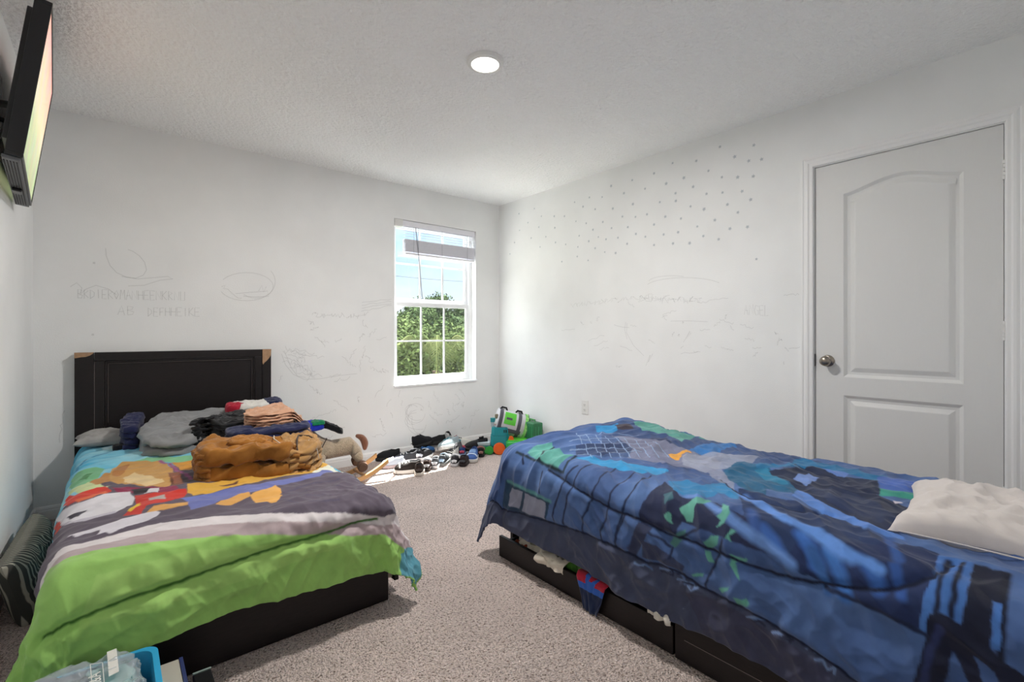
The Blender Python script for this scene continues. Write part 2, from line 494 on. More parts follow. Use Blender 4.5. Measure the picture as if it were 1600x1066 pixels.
# casing: profiled frame around the opening
def casing(y0, y1, z1):
    prof = [(0.0, 0.0), (-.010, 0), (-.012, .006), (-.012, .018), (-.017, .026), (-.017, .036), (-.013, .046), (-.016, .052), (-.016, .060), (0, .060)]
    path = [((y0), 0.0, -1, 0), (y0, z1, -1, 1), (y1, z1, 1, 1), (y1, 0.0, 1, 0)]
    bm = bmesh.new(); rows = []
    for y, z, sy, sz in path:
        rows.append([bm.verts.new((dx, y + sy * o_ - yc, z + sz * o_)) for dx, o_ in prof])
    for A, B in zip(rows, rows[1:]):
        for k in range(len(prof) - 1): bm.faces.new((A[k], A[k + 1], B[k + 1], B[k]))
    return bm
obj('door_frame', casing(DY0 - .004, DY1 + .004, DZ + .004), M_trim, dr)
bm = bmesh.new()   # jamb lining
box(bm, 0.0, .079, DY1 - .0005 - yc, DY1 + .0005 - yc, 0, DZ); box(bm, 0, .079, DY0 - .0005 - yc, DY0 + .0005 - yc, 0, DZ)
obj('door_jamb', bm, M_trim, dr)
for z in (1.847, 1.115, 0.36):
    bm = bmesh.new()
    for k in range(5): cyl(bm, (.001, DY0 - .001 - yc, z - .045 + k * .018), (.001, DY0 - .001 - yc, z - .029 + k * .018), .0065, n=14)
    box(bm, .002, .011, DY0 + .001 - yc, DY0 + .006 - yc, z - .045, z + .045)
    obj('hinge', bm, M_plate, dr, True)
bm = bmesh.new()
Mk = Matrix.Translation((xf, .9427 - yc, .948)) @ Matrix.Rotation(R(-90), 4, 'Y')
lathe(bm, [(0, 0), (.032, 0), (.033, .004), (.028, .009), (.014, .011), (.0125, .026), (.018, .032), (.026, .040), (.0285, .050), (.026, .060), (.018, .067), (.008, .0695), (0, .070)], 32, Mk)
kn = obj('door_knob', bm, M_nickel, dr, True)
boxo('latch_plate', M_black, dr, .001, .009, DY1 - .0035 - yc, DY1 - .0012 - yc, .915, .985, bev=0)

# ------------------------------------------------------------ window
wn = thing('window_1', None, None, ((WX0 + WX1) / 2, Y1, WZ0)); wn['kind'] = 'structure'
wx, wz = (WX0 + WX1) / 2, WZ0
M_vinyl = mat('window_vinyl', 'eef0f2', 0.35)
M_glass = bpy.data.materials.new('window_glass'); M_glass.use_nodes = True
_n = M_glass.node_tree.nodes; _l = M_glass.node_tree.links; _n.clear()
_o = _n.new('ShaderNodeOutputMaterial'); _m = _n.new('ShaderNodeMixShader'); _t = _n.new('ShaderNodeBsdfTransparent'); _g = _n.new('ShaderNodeBsdfGlossy')
_g.inputs['Roughness'].default_value = 0.02; _m.inputs[0].default_value = 0.05; _t.inputs[0].default_value = (.93, .95, .95, 1)
_l.new(_t.outputs[0], _m.inputs[1]); _l.new(_g.outputs[0], _m.inputs[2]); _l.new(_m.outputs[0], _o.inputs[0])
def wbox(bm, a, b, y0, y1, c, d, bev=.0015): box(bm, a - wx, b - wx, y0, y1, c - wz, d - wz, bev=bev)
bm = bmesh.new()
fy0, fy1 = .075, .135
wbox(bm, WX0, WX0 + .034, fy0, fy1, WZ0, WZ1); wbox(bm, WX1 - .034, WX1, fy0, fy1, WZ0, WZ1)
wbox(bm, WX0 + .034, WX1 - .034, fy0, fy1, WZ0, WZ0 + .022); wbox(bm, WX0 + .034, WX1 - .034, fy0, fy1, WZ1 - .03, WZ1)
obj('window_frame', bm, M_vinyl, wn)
def sash(name, y0, y1, z0, z1, rails):
    a, b = WX0 + .036, WX1 - .036
    bm = bmesh.new()
    wbox(bm, a, a + .03, y0, y1, z0, z1); wbox(bm, b - .03, b, y0, y1, z0, z1)
    wbox(bm, a + .03, b - .03, y0, y1, z0, z0 + rails[0]); wbox(bm, a + .03, b - .03, y0, y1, z1 - rails[1], z1)
    o = obj(name, bm, M_vinyl, wn)
    ga, gb, g0, g1 = a + .03, b - .03, z0 + rails[0], z1 - rails[1]
    bm = bmesh.new(); ym = (y0 + y1) / 2
    for k in (1, 2):
        xm = ga + (gb - ga) * k / 3; wbox(bm, xm - .008, xm + .008, ym - .006, ym + .006, g0, g1, .001)
    zm = (g0 + g1) / 2; wbox(bm, ga, gb, ym - .005, ym + .005, zm - .007, zm + .007, .001)
    obj('muntin', bm, M_vinyl, o)
    bm = bmesh.new(); box(bm, ga - wx - .004, gb - wx + .004, ym - .0015, ym + .0015, g0 - wz - .004, g1 - wz + .004)
    obj('pane', bm, M_glass, o)
sash('lower_sash', .080, .104, WZ0 + .022, 1.395, (.052, .040))
sash('upper_sash', .106, .130, 1.388, WZ1 - .03, (.042, .030))
bm = bmesh.new(); wbox(bm, WX0 - .006, WX1 + .006, -.018, .075, WZ0 - .012, WZ0 + .004, .003); obj('window_sill', bm, M_vinyl, wn)
bm = bmesh.new(); wbox(bm, wx + .27, wx + .31, .062, .080, WZ0 + .03, WZ0 + .05, .004); obj('sash_lock', bm, M_vinyl, wn)

# half-raised blind
M_blind = mat('blind_slat', 'e9e9f0', 0.45)
bl = thing('window_blind', 'white slatted window blind pulled most of the way up behind the window head', 'blind', (wx, Y1 + .035, WZ1))
def bb(bm, a, b, y0, y1, c, d, bev=.001, M=None): box(bm, a - wx, b - wx, y0, y1, c - WZ1, d - WZ1, bev=bev, M=M)
bm = bmesh.new(); bb(bm, 2.01, WX1 - .006, -.028, .022, WZ1 - .052, WZ1 - .004, .003); obj('headrail', bm, M_blind, bl)
bm = bmesh.new(); bb(bm, 1.926, 2.008, -.034, .03, WZ1 - .062, WZ1 - .002, .003); obj('bracket', bm, M_plate, bl)
bm = bmesh.new()
for k in range(5):
    z = 2.062 - k * .024
    Mt = Matrix.Translation((0, 0, z - WZ1)) @ Matrix.Rotation(R(12), 4, 'X')
    box(bm, 2.03 + .003 * k - wx, WX1 - .010 - wx, -.024, .024, -.0015, .0015, bev=0, M=Mt)
for k in range(17):
    z = 1.955 - k * .0066
    bb(bm, 2.035 + rn.uniform(-.004, .004), WX1 - .012 + rn.uniform(-.003, .003), -.025 + rn.uniform(-.002, .002), .024, z, z + .0042, 0)
obj('slat', bm, M_blind, bl)
bm = bmesh.new(); bb(bm, 2.04, WX1 - .012, -.026, .024, 1.822, 1.840, .003); obj('bottom_rail', bm, M_blind, bl)
M_cg = mat('cord_grey', '9a9ca4', .6)
for a in (2.12, 2.42, 2.71):
    bm = bmesh.new(); tube(bm, [(a - wx, -.027, -.05), (a - wx, -.027, 1.84 - WZ1)], .0012, 6); obj('lift_cord', bm, M_cg, bl)
bm = bmesh.new()
tube(bm, [(2.135 - wx, -.03, -.055), (2.17 - wx, -.032, -.35), (2.20 - wx, -.034, -.69)], .004, 8)
obj('tilt_wand', bm, M_cg, bl)
bm = bmesh.new()
tube(bm, [(2.165 - wx, -.03, -.055), (2.163 - wx, -.032, -.40), (2.165 - wx, -.034, -.66)], .0018, 6)
obj('pull_cord', bm, M_cg, bl)

# ------------------------------------------------------------ outlet
ot = thing('wall_outlet', 'white double power outlet low on the wall between the toys and the door', 'outlet', (X1, 2.753, .473))
bm = bmesh.new(); box(bm, -.006, .0, -.036, .036, -.059, .059, bev=.002); obj('cover_plate', bm, M_plate, ot)
for dz in (-.021, .021):
    bm = bmesh.new(); box(bm, -.0085, -.006, -.017, .017, dz - .014, dz + .014, bev=.001); s_ = obj('socket', bm, M_plate, ot)
    bm = bmesh.new()
    for dy in (-.006, .006): box(bm, -.0092, -.0086, dy - .001, dy + .001, dz - .004, dz + .006)
    box(bm, -.0092, -.0086, -.002, .002, dz - .010, dz - .006)
    obj('slot', bm, M_black, s_)

# ------------------------------------------------------------ ceiling lamp
cl = thing('ceiling_light', 'round white flush ceiling light switched on', 'light', (1.407, 1.896, H))
bm = bmesh.new(); lathe(bm, [(.092, 0), (.092, -.006), (.086, -.016), (.070, -.020), (.067, -.018), (.067, 0)], 48); obj('trim_ring', bm, M_plate, cl, True)
bm = bmesh.new(); lathe(bm, [(.067, -.0165), (.04, -.019), (0, -.020)], 48)
obj('diffuser', bm, mat('lamp_diffuser', 'ffffff', .5, emit='fff4e6', estr=6.0), cl, True)
al = bpy.data.lights.new('ceiling_bulb', 'AREA'); al.shape = 'DISK'; al.size = 0.12; al.energy = 33.0; al.color = (1.0, .965, .92); al.spread = R(178)
ao = bpy.data.objects.new('ceiling_bulb', al); ao.location = (0, 0, -.023); ao.parent = cl; C.objects.link(ao)

# ------------------------------------------------------------ star stickers
sk = [(1125, 229.5), (1178, 227), (1148, 245), (1170, 251.5), (1190, 249), (1051, 255), (1088, 251.5), (1022, 271), (1107, 267), (1128, 277), (1152.6, 277), (1177, 275.6), (988, 281.6), (1068.6, 278), (1041, 287), (955, 290.6), (1008, 295), (1083, 292), (1104, 303), (1129, 301), (1159.5, 299), (941, 308), (921, 308.6), (975, 302), (989, 319), (1031, 316), (1056, 314), (1079, 322.6), (1100, 327), (1136.6, 319.7), (1173, 312), (1153, 332), (898, 316), (911, 323), (930, 327), (957.6, 326), (972.6, 338.5), (993, 339), (1011, 335), (1039.6, 338.7), (1064, 341.6), (1117, 344), (900, 346), (916, 349), (942, 347), (926.5, 359), (955.6, 356.5), (981, 355), (1022, 351), (1089.6, 354), (1168, 354.6), (1140.6, 357.5), (993.6, 365.6), (1008.5, 370), (1037, 366.5), (1059.6, 363), (905, 368.5), (935, 370.5), (947, 374), (965.6, 371.5), (980, 381), (1022, 383), (1051.6, 380.6), (1077.6, 380), (920, 377), (930, 388), (945, 394), (962, 395.5), (835, 326), (846, 338), (866, 338), (882, 338), (842, 355), (867, 356), (830, 372), (853, 370), (868, 379), (884, 382), (844, 386), (903, 386), (902, 401), (919, 407), (811, 334), (825, 348), (812, 360), (804, 379), (878, 409), (797, 397), (1099, 369), (1123, 374), (1182, 405), (1055.6, 302)]
M_star = mat('star_vinyl', 'bcc2c8', .6, alpha=1.0)
star0 = None
for i, (a, b) in enumerate(sk):
    y, z = onx(a, b)
    if star0 is None:
        bm = bmesh.new()
        vs = [bm.verts.new((0, (.0135 if k % 2 == 0 else .0062) * math.cos(R(90 + 36 * k)), (.0135 if k % 2 == 0 else .0062) * math.sin(R(90 + 36 * k)))) for k in range(10)]
        f = bm.faces.new(vs); r_ = bmesh.ops.extrude_face_region(bm, geom=[f]); bmesh.ops.translate(bm, vec=(-.0015, 0, 0), verts=[v for v in r_['geom'] if isinstance(v, bmesh.types.BMVert)])
        s_ = obj('star_sticker', bm, M_star); star0 = s_
        tag(s_, 'small grey star sticker, one of the many stuck high on the right wall', 'sticker', 'star stickers on the right wall')
    else:
        s_ = star0.copy(); C.objects.link(s_)
    s_.location = (X1 - .0003, y, z); s_.rotation_euler = (rn.uniform(0, 6.28), 0, 0)
    k = rn.uniform(.75, 1.1) * (1.0 if a > 950 else .8); s_.scale = (1, k, k)

# ------------------------------------------------------------ television on the left wall
M_tv = mat('tv_plastic', '141316', .32); M_tv2 = mat('tv_grey_plastic', '55575a', .45)
p_far = Vector((-.297, 3.215)); p_near = Vector((-.238, 2.352))
dv = (p_near - p_far); L_tv = dv.length; ang = math.atan2(dv.y, dv.x)
tv = thing('television', 'black flat television hung high on the left wall, tilted down', 'television', (p_far.x, p_far.y, 1.708))
tilt = R(7.5)
# local frame: u along the screen toward the camera, n out of the screen (toward the room), v up
nrm = Vector((-dv.y, dv.x, 0)).normalized()
if nrm.x < 0: nrm = -nrm
u_ = Vector((dv.x, dv.y, 0)).normalized(); up_ = (Vector((0, 0, 1)) * math.cos(tilt) + nrm * math.sin(tilt)); n_ = (nrm * math.cos(tilt) - Vector((0, 0, 1)) * math.sin(tilt))
MT = Matrix(((u_.x, n_.x, up_.x, 0), (u_.y, n_.y, up_.y, 0), (u_.z, n_.z, up_.z, 0), (0, 0, 0, 1)))
def tvb(name, m, *a, bev=.003, parent=tv):
    bm = bmesh.new(); box(bm, *a, bev=bev, M=MT); return obj(name, bm, m, parent)
HT = .575
bm = bmesh.new()
box(bm, 0, L_tv, -.046, 0, 0, .014, bev=.002, M=MT); box(bm, 0, L_tv, -.046, 0, HT - .014, HT, bev=.002, M=MT)
box(bm, 0, .010, -.046, 0, .014, HT - .014, bev=.002, M=MT); box(bm, L_tv - .010, L_tv, -.046, 0, .014, HT - .014, bev=.002, M=MT)
obj('bezel', bm, M_tv, tv)
msc = bpy.data.materials.new('tv_picture'); msc.use_nodes = True
_n = msc.node_tree.nodes; _l = msc.node_tree.links; _p = _n['Principled BSDF']; _p.inputs['Base Color'].default_value = (.01, .01, .01, 1); _p.inputs['Roughness'].default_value = .25
_t = _n.new('ShaderNodeTexCoord'); _s = _n.new('ShaderNodeSeparateXYZ'); _l.new(_t.outputs['Generated'], _s.inputs[0])
_r = _n.new('ShaderNodeValToRGB'); _l.new(_s.outputs['Z'], _r.inputs[0])
_r.color_ramp.elements[0].position = 0; _r.color_ramp.elements[0].color = (*lin('a9b98a'), 1)
_r.color_ramp.elements[1].position = 1; _r.color_ramp.elements[1].color = (*lin('f0b0a4'), 1)
for q, c in ((.3, 'c4cc9c'), (.5, 'e9dcb4'), (.72, 'f2cfae')):
    e_ = _r.color_ramp.elements.new(q); e_.color = (*lin(c), 1)
_w = _n.new('ShaderNodeTexNoise'); _w.inputs['Scale'].default_value = 9; _l.new(_t.outputs['Object'], _w.inputs['Vector'])
_m = _n.new('ShaderNodeMix'); _m.data_type = 'RGBA'; _m.blend_type = 'OVERLAY'; _m.inputs['Factor'].default_value = .35
_l.new(_r.outputs[0], _m.inputs['A']); _l.new(_w.outputs['Color'], _m.inputs['B'])
_l.new(_m.outputs['Result'], _p.inputs['Emission Color']); _p.inputs['Emission Strength'].default_value = .95
tvb('screen', msc, .010, L_tv - .010, -.010, -.003, .014, HT - .014, bev=0)
tvb('back_cover', M_tv, .03, L_tv - .03, -.062, -.046, .06, HT - .03)
# grey lower housing with vents along the bottom edge
bm = bmesh.new()
box(bm, .02, L_tv - .01, -.052, -.006, -.012, 0, bev=.002, M=MT)
obj('bottom_housing', bm, M_tv2, tv)
bm = bmesh.new()
for k in range(5):
    box(bm, .05 + k * .002, L_tv - .04, -.049 + k * .008, -.045 + k * .008, -.0135, -.012, bev=0, M=MT)
obj('vent_slot', bm, M_black, tv)
bm = bmesh.new(); box(bm, .34, .40, -.046, -.016, -.026, -.012, bev=.004, M=MT); obj('receiver_bump', bm, M_tv, tv)
# bracket to the wall
bm = bmesh.new()
cxm = L_tv * .55
wl = X0 - p_far.x
box(bm, wl + .001, wl + .015, dv.y * .55 - .06, dv.y * .55 + .06, .17, .42, bev=.002)
q0 = u_ * cxm + n_ * (-.06) + up_ * .3
tube(bm, [(wl + .012, dv.y * .55, .30), tuple(q0)], .014, 10)
tube(bm, [(wl + .012, dv.y * .55, .24), tuple(u_ * cxm + n_ * (-.06) + up_ * .22)], .010, 10)
obj('wall_bracket', bm, M_tv, tv)

PAT = {'L':[('poly','7ab98a',[(-145,2821),(-159,3118),(-121,3132),(-63,3122),(-27,3086),(-43,2964),(-74,2854),(-116,2848)]),
('poly','4f8f58',[(-121,2962),(-95,3040),(-66,3059),(-92,2944)]),
('poly','86c496',[(86,3127),(136,3150),(189,3133),(241,3086),(292,3030),(346,3004),(333,2888),(271,2933),(226,2988),(180,3040),(134,3101)]),
('poly','dff0f2',0.6,[(-52,3635),(45,3670),(53,3515),(-30,3512)]),
('line','2a86b4',7,[(-143,3167),(-116,3361),(-69,3407),(-9,3429),(62,3413)]),
('poly','5f5663',[(-900,2529),(-150,2529),(-122,2538),(-92,2633),(-35,2806),(9,2814),(55,2859),(102,2866),(150,2859),(200,2863),(254,2885),(309,2911),(368,2940),(430,2973),(486,2982),(541,2982),(597,2980),(651,2961),(716,2984),(758,2837),(829,2810),(873,2754),(862,2528),(836,2238),(863,2194),(1600,2194),(1600,900),(-900,900)]),
('poly','c8d6a0',[(-145,2821),(-115,2830),(-83,2887),(-7,2636),(-22,2582),(-83,2628),(-148,2788)]),
('poly','c08a4e',[(-79,2884),(-26,2966),(9,2940),(-8,2758),(-55,2741)]),
('poly','c99a5a',[(-12,2907),(1,3064),(38,3130),(86,3122),(134,3112),(202,3005),(221,2797),(204,2534),(178,2459),(109,2541),(71,2579),(32,2675),(-8,2758)]),
('poly','b27a48',[(-4,2936),(19,3076),(66,3103),(45,2941),(13,2885)]),
('poly','e2c795',[(35,2844),(80,2921),(143,2720),(173,2565),(109,2541),(41,2696)]),
('poly','cf9440',[(225,2981),(282,2938),(340,2909),(313,2650),(247,2776)]),
('line','9a5a86',9,[(180,3049),(218,2953),(233,2769),(265,2530),(295,2481)]),
('poly','8e5a44',[(198,2737),(241,2708),(228,2419),(191,2419)]),
('poly','d08a70',[(206,2667),(234,2629),(229,2474),(201,2496)]),
('poly','8f3050',[(-7,2596),(35,2576),(78,2556),(120,2515),(163,2481),(202,2401),(209,2342),(172,2361),(136,2386),(102,2436),(66,2463),(30,2482)]),
('poly','cf3a2a',[(-154,2574),(-151,2761),(-107,2645),(-66,2622),(-23,2618),(-3,2545),(-42,2514),(-79,2509),(-128,2522)]),
('poly','e0704a',[(-111,2527),(-69,2521),(-22,2557),(-14,2535),(-59,2499),(-102,2504)]),
('poly','c8382e',[(66,2419),(106,2391),(146,2376),(187,2359),(230,2353),(230,2317),(200,2244),(147,2236),(96,2238),(77,2174),(27,2221),(70,2279)]),
('poly','d9d6dc',[(-183,2547),(-152,2527),(-96,2496),(-59,2492),(-22,2509),(15,2499),(53,2481),(67,2382),(57,2329),(7,2276),(-33,2273),(-72,2287),(-104,2294),(-145,2370)]),
('poly','bdb8c4',[(-146,2389),(-105,2317),(-73,2321),(-33,2314),(7,2299),(7,2274),(-33,2267),(-72,2278),(-131,2311)]),
('poly','3a3642',[(-130,2396),(-75,2392),(-93,2345),(-117,2359)]),
('poly','2e2a30',[(57,2522),(120,2502),(119,2405),(67,2448)]),
('poly','d9d6dc',[(119,2492),(150,2475),(141,2380),(96,2408)]),
('poly','b3aca8',[(108,2336),(156,2323),(156,2268),(110,2303)]),
('poly','e3bd2e',[(41,2251),(82,2326),(78,2262),(51,2232)]),
('poly','d6a057',[(89,2156),(117,2222),(160,2210),(204,2207),(250,2200),(238,2168),(200,2159),(163,2155),(127,2155),(92,2143)]),
('poly','d8a84c',[(232,2328),(255,2400),(311,2364),(363,2395),(364,2315),(293,2296),(248,2290)]),
('poly','d4d0d8',[(-115,2161),(-62,2161),(-19,2156),(26,2175),(77,2174),(134,2146),(112,2119),(57,2097),(25,2067),(-6,2049),(-45,2081),(-31,2127),(-64,2123),(-95,2116)]),
('poly','6a78b8',[(200,2244),(243,2261),(287,2278),(330,2275),(375,2270),(355,2151),(317,2167),(278,2176),(240,2178)]),
('poly','c8402e',[(-212,2557),(-166,2487),(-147,2358),(-174,2370)]),
('poly','e2e4d4',[(736,2512),(872,2761),(863,2524),(826,2218),(786,2311),(714,2316)]),
('poly','d9a845',[(231,2325),(239,2410),(311,2392),(362,2404),(414,2409),(463,2395),(553,2431),(599,2408),(671,2459),(748,2509),(832,2568),(885,2553),(714,2316),(657,2300),(603,2291),(556,2304),(509,2309),(444,2295),(382,2279),(339,2284),(297,2281)]),
('poly','c4cc58',[(517,2405),(558,2439),(528,2366)]),
('poly','e6c860',[(610,2438),(677,2437),(640,2327),(585,2325)]),
('poly','6f4a3c',[(345,2362),(424,2370),(411,2349),(362,2342)]),
('poly','7c5a48',[(544,2393),(607,2439),(592,2368),(545,2354)]),
('poly','6f76b0',[(217,2191),(237,2227),(280,2253),(324,2269),(368,2273),(414,2281),(465,2281),(511,2245),(564,2243),(631,2262),(705,2294),(793,2354),(831,2243),(797,2295),(722,2226),(662,2213),(609,2213),(551,2192),(498,2178),(446,2156),(401,2160),(357,2163),(311,2151),(267,2135),(224,2108)]),
('poly','e0a85a',[(420,2139),(456,2157),(528,2197),(537,2154),(528,2088),(491,2025),(473,2026),(461,2052),(427,2063)]),
('poly','d9a25a',[(302,2142),(340,2154),(382,2170),(423,2182),(423,2132),(378,2111),(345,2096),(313,2104)]),
('line','565064',5,[(529,2103),(585,2128),(644,2154),(713,2158),(782,2153)]),
('line','565064',5,[(522,2073),(573,2083),(627,2095),(687,2079),(752,2070)]),
('line','565064',5,[(513,2041),(548,1991),(591,1976),(651,1968),(708,1948)]),
('line','565064',5,[(496,1971),(530,1926),(566,1891),(617,1867),(675,1860)]),
('poly','d9d2d4',[(-900,1964),(-172,1964),(-150,1973),(-132,2019),(-112,2029),(-79,2023),(-41,2033),(-10,2039),(23,2042),(56,2047),(90,2050),(126,2061),(157,2040),(189,2019),(221,2006),(253,1989),(285,1967),(320,1940),(355,1914),(390,1884),(425,1859),(465,1850),(506,1842),(547,1830),(589,1819),(633,1809),(680,1800),(730,1791),(776,1778),(832,1767),(1022,1856),(1081,1756),(1600,1756),(1600,900),(-900,900)]),
('poly','b4a3a6',[(-900,1933),(-173,1933),(-148,1948),(-122,1955),(-97,1970),(-61,1949),(-24,1952),(3,1964),(31,1961),(60,1960),(90,1965),(120,1960),(151,1955),(181,1942),(211,1921),(243,1913),(275,1903),(310,1879),(342,1847),(379,1835),(419,1828),(458,1819),(498,1808),(539,1799),(584,1790),(628,1781),(677,1770),(727,1759),(774,1747),(832,1732),(998,1785),(1093,1746),(1600,1746),(1600,900),(-900,900)]),
('poly','9ac86c',[(-900,1850),(-162,1850),(-167,1949),(-143,1953),(-114,1904),(-94,1908),(-60,1899),(-24,1903),(3,1889),(30,1880),(57,1871),(85,1863),(114,1866),(144,1861),(173,1853),(203,1845),(234,1834),(264,1822),(296,1812),(329,1805),(364,1798),(398,1790),(433,1783),(480,1772),(529,1762),(582,1749),(626,1740),(673,1730),(723,1717),(800,1707),(886,1685),(995,1661),(1600,1661),(1600,900),(-900,900)]),
('poly','add47a',0.5,[(-36,1802),(-10,1801),(16,1799),(44,1799),(72,1798),(101,1799),(131,1799),(161,1799),(192,1799),(223,1792),(255,1785),(288,1778),(321,1771),(354,1766),(389,1760),(425,1756),(462,1749),(499,1742),(538,1737),(578,1731),(621,1717),(670,1698),(627,1694),(589,1686),(549,1680),(511,1675),(475,1670),(438,1670),(402,1669),(368,1665),(334,1664),(302,1660),(270,1657),(237,1659),(206,1662),(175,1665),(145,1671),(116,1674),(88,1673),(61,1671),(34,1670),(6,1672),(-22,1675),(-49,1679),(-76,1682),(-68,1707),(-60,1733),(-52,1759),(-44,1780)]),
('poly','5f9fb2',[(955,1641),(1087,1755),(1111,1699),(1126,1647),(1126,1578),(939,1560),(951,1584)]),
('line','3f6b2c',5,[(-204,1723),(-141,1706),(-92,1702),(-63,1707),(-39,1709),(-15,1711),(9,1712),(34,1713),(60,1713),(86,1713),(114,1713),(141,1712),(174,1713),(208,1714),(242,1717),(273,1721),(304,1725),(336,1729),(370,1732),(409,1736),(450,1740),(492,1741),(534,1744),(581,1745),(627,1751),(675,1758),(750,1763),(800,1762)])],'R':[('poly','2f4068',0.6,[(2193,1814),(2273,1796),(2327,1754),(2389,1710),(2433,1655),(2495,1622),(2397,1476),(2457,1447),(2448,1373),(2453,1313),(2447,1247),(2445,1175),(2455,1131),(2461,1065),(2448,1014),(2462,961),(2531,935),(2348,807),(2440,780),(2389,708),(2122,629),(2152,687),(2092,719),(2077,765),(2092,814),(2095,861),(2137,926),(2136,975),(2160,1037),(2029,1038),(1903,1036),(1849,1071),(1840,1118),(1801,1149),(1814,1214),(1802,1265),(1801,1325),(1739,1358),(1670,1384),(1807,1497),(2027,1679)]),
('poly','2a3556',0.75,[(1659,1527),(1740,1513),(1833,1505),(1920,1490),(1982,1463),(2090,1469),(2153,1440),(2236,1423),(2073,1275),(1998,1300),(1926,1324),(1860,1351),(1781,1382),(1676,1388),(1625,1418),(1573,1448)]),
('poly','7c7f98',0.8,[(2004,1596),(2028,1540),(2072,1500),(2111,1457),(2126,1398),(2090,1306),(2126,1262),(2136,1203),(2088,1106),(2028,1009),(1862,966),(1866,1025),(1862,1083),(1847,1137),(1807,1167),(1815,1230),(1788,1271),(1777,1325),(1905,1383),(1932,1469)]),
('poly','2e86be',[(2040,1735),(2226,1727),(2167,1648),(2027,1625),(2005,1694)]),
('poly','2e8fc6',[(1560,1436),(1631,1405),(1683,1323),(1694,1259),(1720,1209),(1738,1154),(1749,1098),(1677,1081),(1656,1136),(1608,1173),(1603,1243),(1593,1302),(1568,1351)]),
('poly','5e9c94',[(2326,1690),(2403,1661),(2451,1616),(2405,1499),(2454,1451),(2450,1371),(2418,1238),(2514,1354),(2406,1362),(2181,1298),(2269,1428),(2269,1509),(2227,1565)]),
('poly','3c3440',[(2193,1723),(2280,1678),(2204,1601),(2115,1641)]),
('line','8fa8cc',2.2,[(1834,1687),(1699,1503),(1616,1393)]),
('line','8fa8cc',2.2,[(1860,1646),(1743,1480),(1668,1382)]),
('line','8fa8cc',2.2,[(1902,1617),(1795,1464),(1709,1361)]),
('line','8fa8cc',2.2,[(1943,1588),(1845,1444),(1749,1339)]),
('line','8fa8cc',2.2,[(1974,1551),(1873,1408),(1794,1320)]),
('line','8fa8cc',2.2,[(1983,1498),(1870,1350),(1821,1288)]),
('line','8fa8cc',2.2,[(2034,1477),(1913,1325),(1849,1257)]),
('line','8fa8cc',2.2,[(2076,1449),(1927,1281),(1877,1226)]),
('line','8fa8cc',2.2,[(2087,1400),(1984,1265),(1925,1208)]),
('line','8fa8cc',2.2,[(1741,1644),(1844,1631),(2004,1660),(2041,1601),(2116,1571),(2148,1510)]),
('line','8fa8cc',2.2,[(1708,1614),(1793,1586),(1897,1572),(1947,1527),(1998,1483),(2088,1467)]),
('line','8fa8cc',2.2,[(1661,1570),(1726,1527),(1823,1510),(1889,1482),(1940,1440),(2011,1413)]),
('line','8fa8cc',2.2,[(1609,1520),(1684,1489),(1770,1466),(1850,1451),(1896,1408),(1953,1373)]),
('line','8fa8cc',2.2,[(1567,1480),(1651,1461),(1703,1411),(1788,1402),(1841,1367),(1892,1330)]),
('poly','2f6fb0',[(2133,1227),(2269,1235),(2397,1219),(2443,1159),(2402,1125),(2244,1127),(2079,1077),(2122,1170)]),
('poly','9aa0b4',0.75,[(2013,1194),(2082,1176),(2134,1147),(2169,1110),(2207,1060),(2211,996),(2257,952),(2026,913),(1941,956),(1858,999),(1871,1057),(1890,1121)]),
('poly','8d93aa',0.8,[(1873,995),(1934,977),(1828,878),(1691,797),(1713,850),(1777,921)]),
('poly','e0a040',[(1976,1245),(2123,1222),(2105,1200),(2039,1209),(1944,1167),(1931,1203)]),
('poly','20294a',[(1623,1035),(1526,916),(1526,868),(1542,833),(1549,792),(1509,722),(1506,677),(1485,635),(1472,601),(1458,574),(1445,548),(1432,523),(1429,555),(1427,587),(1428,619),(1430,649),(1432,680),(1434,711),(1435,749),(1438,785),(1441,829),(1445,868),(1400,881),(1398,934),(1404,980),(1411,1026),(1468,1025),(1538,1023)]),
('poly','2f7fb4',[(1625,1024),(1698,983),(1678,914),(1726,894),(1747,861),(1664,764),(1597,748),(1629,808),(1558,848),(1536,911),(1543,949)]),
('poly','1f5f86',[(1900,942),(2102,978),(2130,935),(2112,873),(2005,765),(1892,662),(1788,632),(1784,678),(1769,722),(1698,698),(1706,768),(1762,846)]),
('poly','2d86ac',0.7,[(2032,880),(2082,855),(2029,790),(1923,709),(1915,766)]),
('poly','1f2a48',[(2061,838),(2086,790),(2187,769),(2282,744),(2233,669),(2196,604),(2197,553),(2183,501),(2046,459),(1990,460),(1990,430),(1991,400),(1963,366),(1841,352),(1788,367),(1763,362),(1693,334),(1695,362),(1688,389),(1678,417),(1722,458),(1748,496),(1758,532),(1808,589),(1895,664),(1991,765)]),
('poly','2c3c62',0.5,[(1926,659),(1941,625),(1976,598),(2011,571),(2000,532),(1978,491),(1903,440),(1842,396),(1797,357),(1761,378),(1734,401),(1750,434),(1767,470),(1787,507),(1810,548),(1863,600)]),
('poly','1f6fa0',[(2365,843),(2392,780),(2401,733),(2338,667),(2297,610),(2292,569),(2308,534),(2288,491),(2175,503),(2209,560),(2224,615),(2233,659),(2252,708),(2244,749),(2173,775),(2111,802),(2082,842),(2046,879),(2122,912),(2172,869),(2213,822)]),
('poly','4a6ab8',[(2224,511),(2275,489),(2287,455),(2326,426),(2317,390),(2156,366),(2116,397),(2106,433),(2090,469)]),
('poly','3f9c8c',[(2095,471),(2109,434),(2118,397),(2156,366),(2055,355),(2055,390),(2045,425),(2018,457)]),
('poly','d4ccda',[(2002,417),(2023,402),(2001,392),(1980,406)]),
('poly','d4ccda',[(1998,375),(1996,357),(1958,356)]),
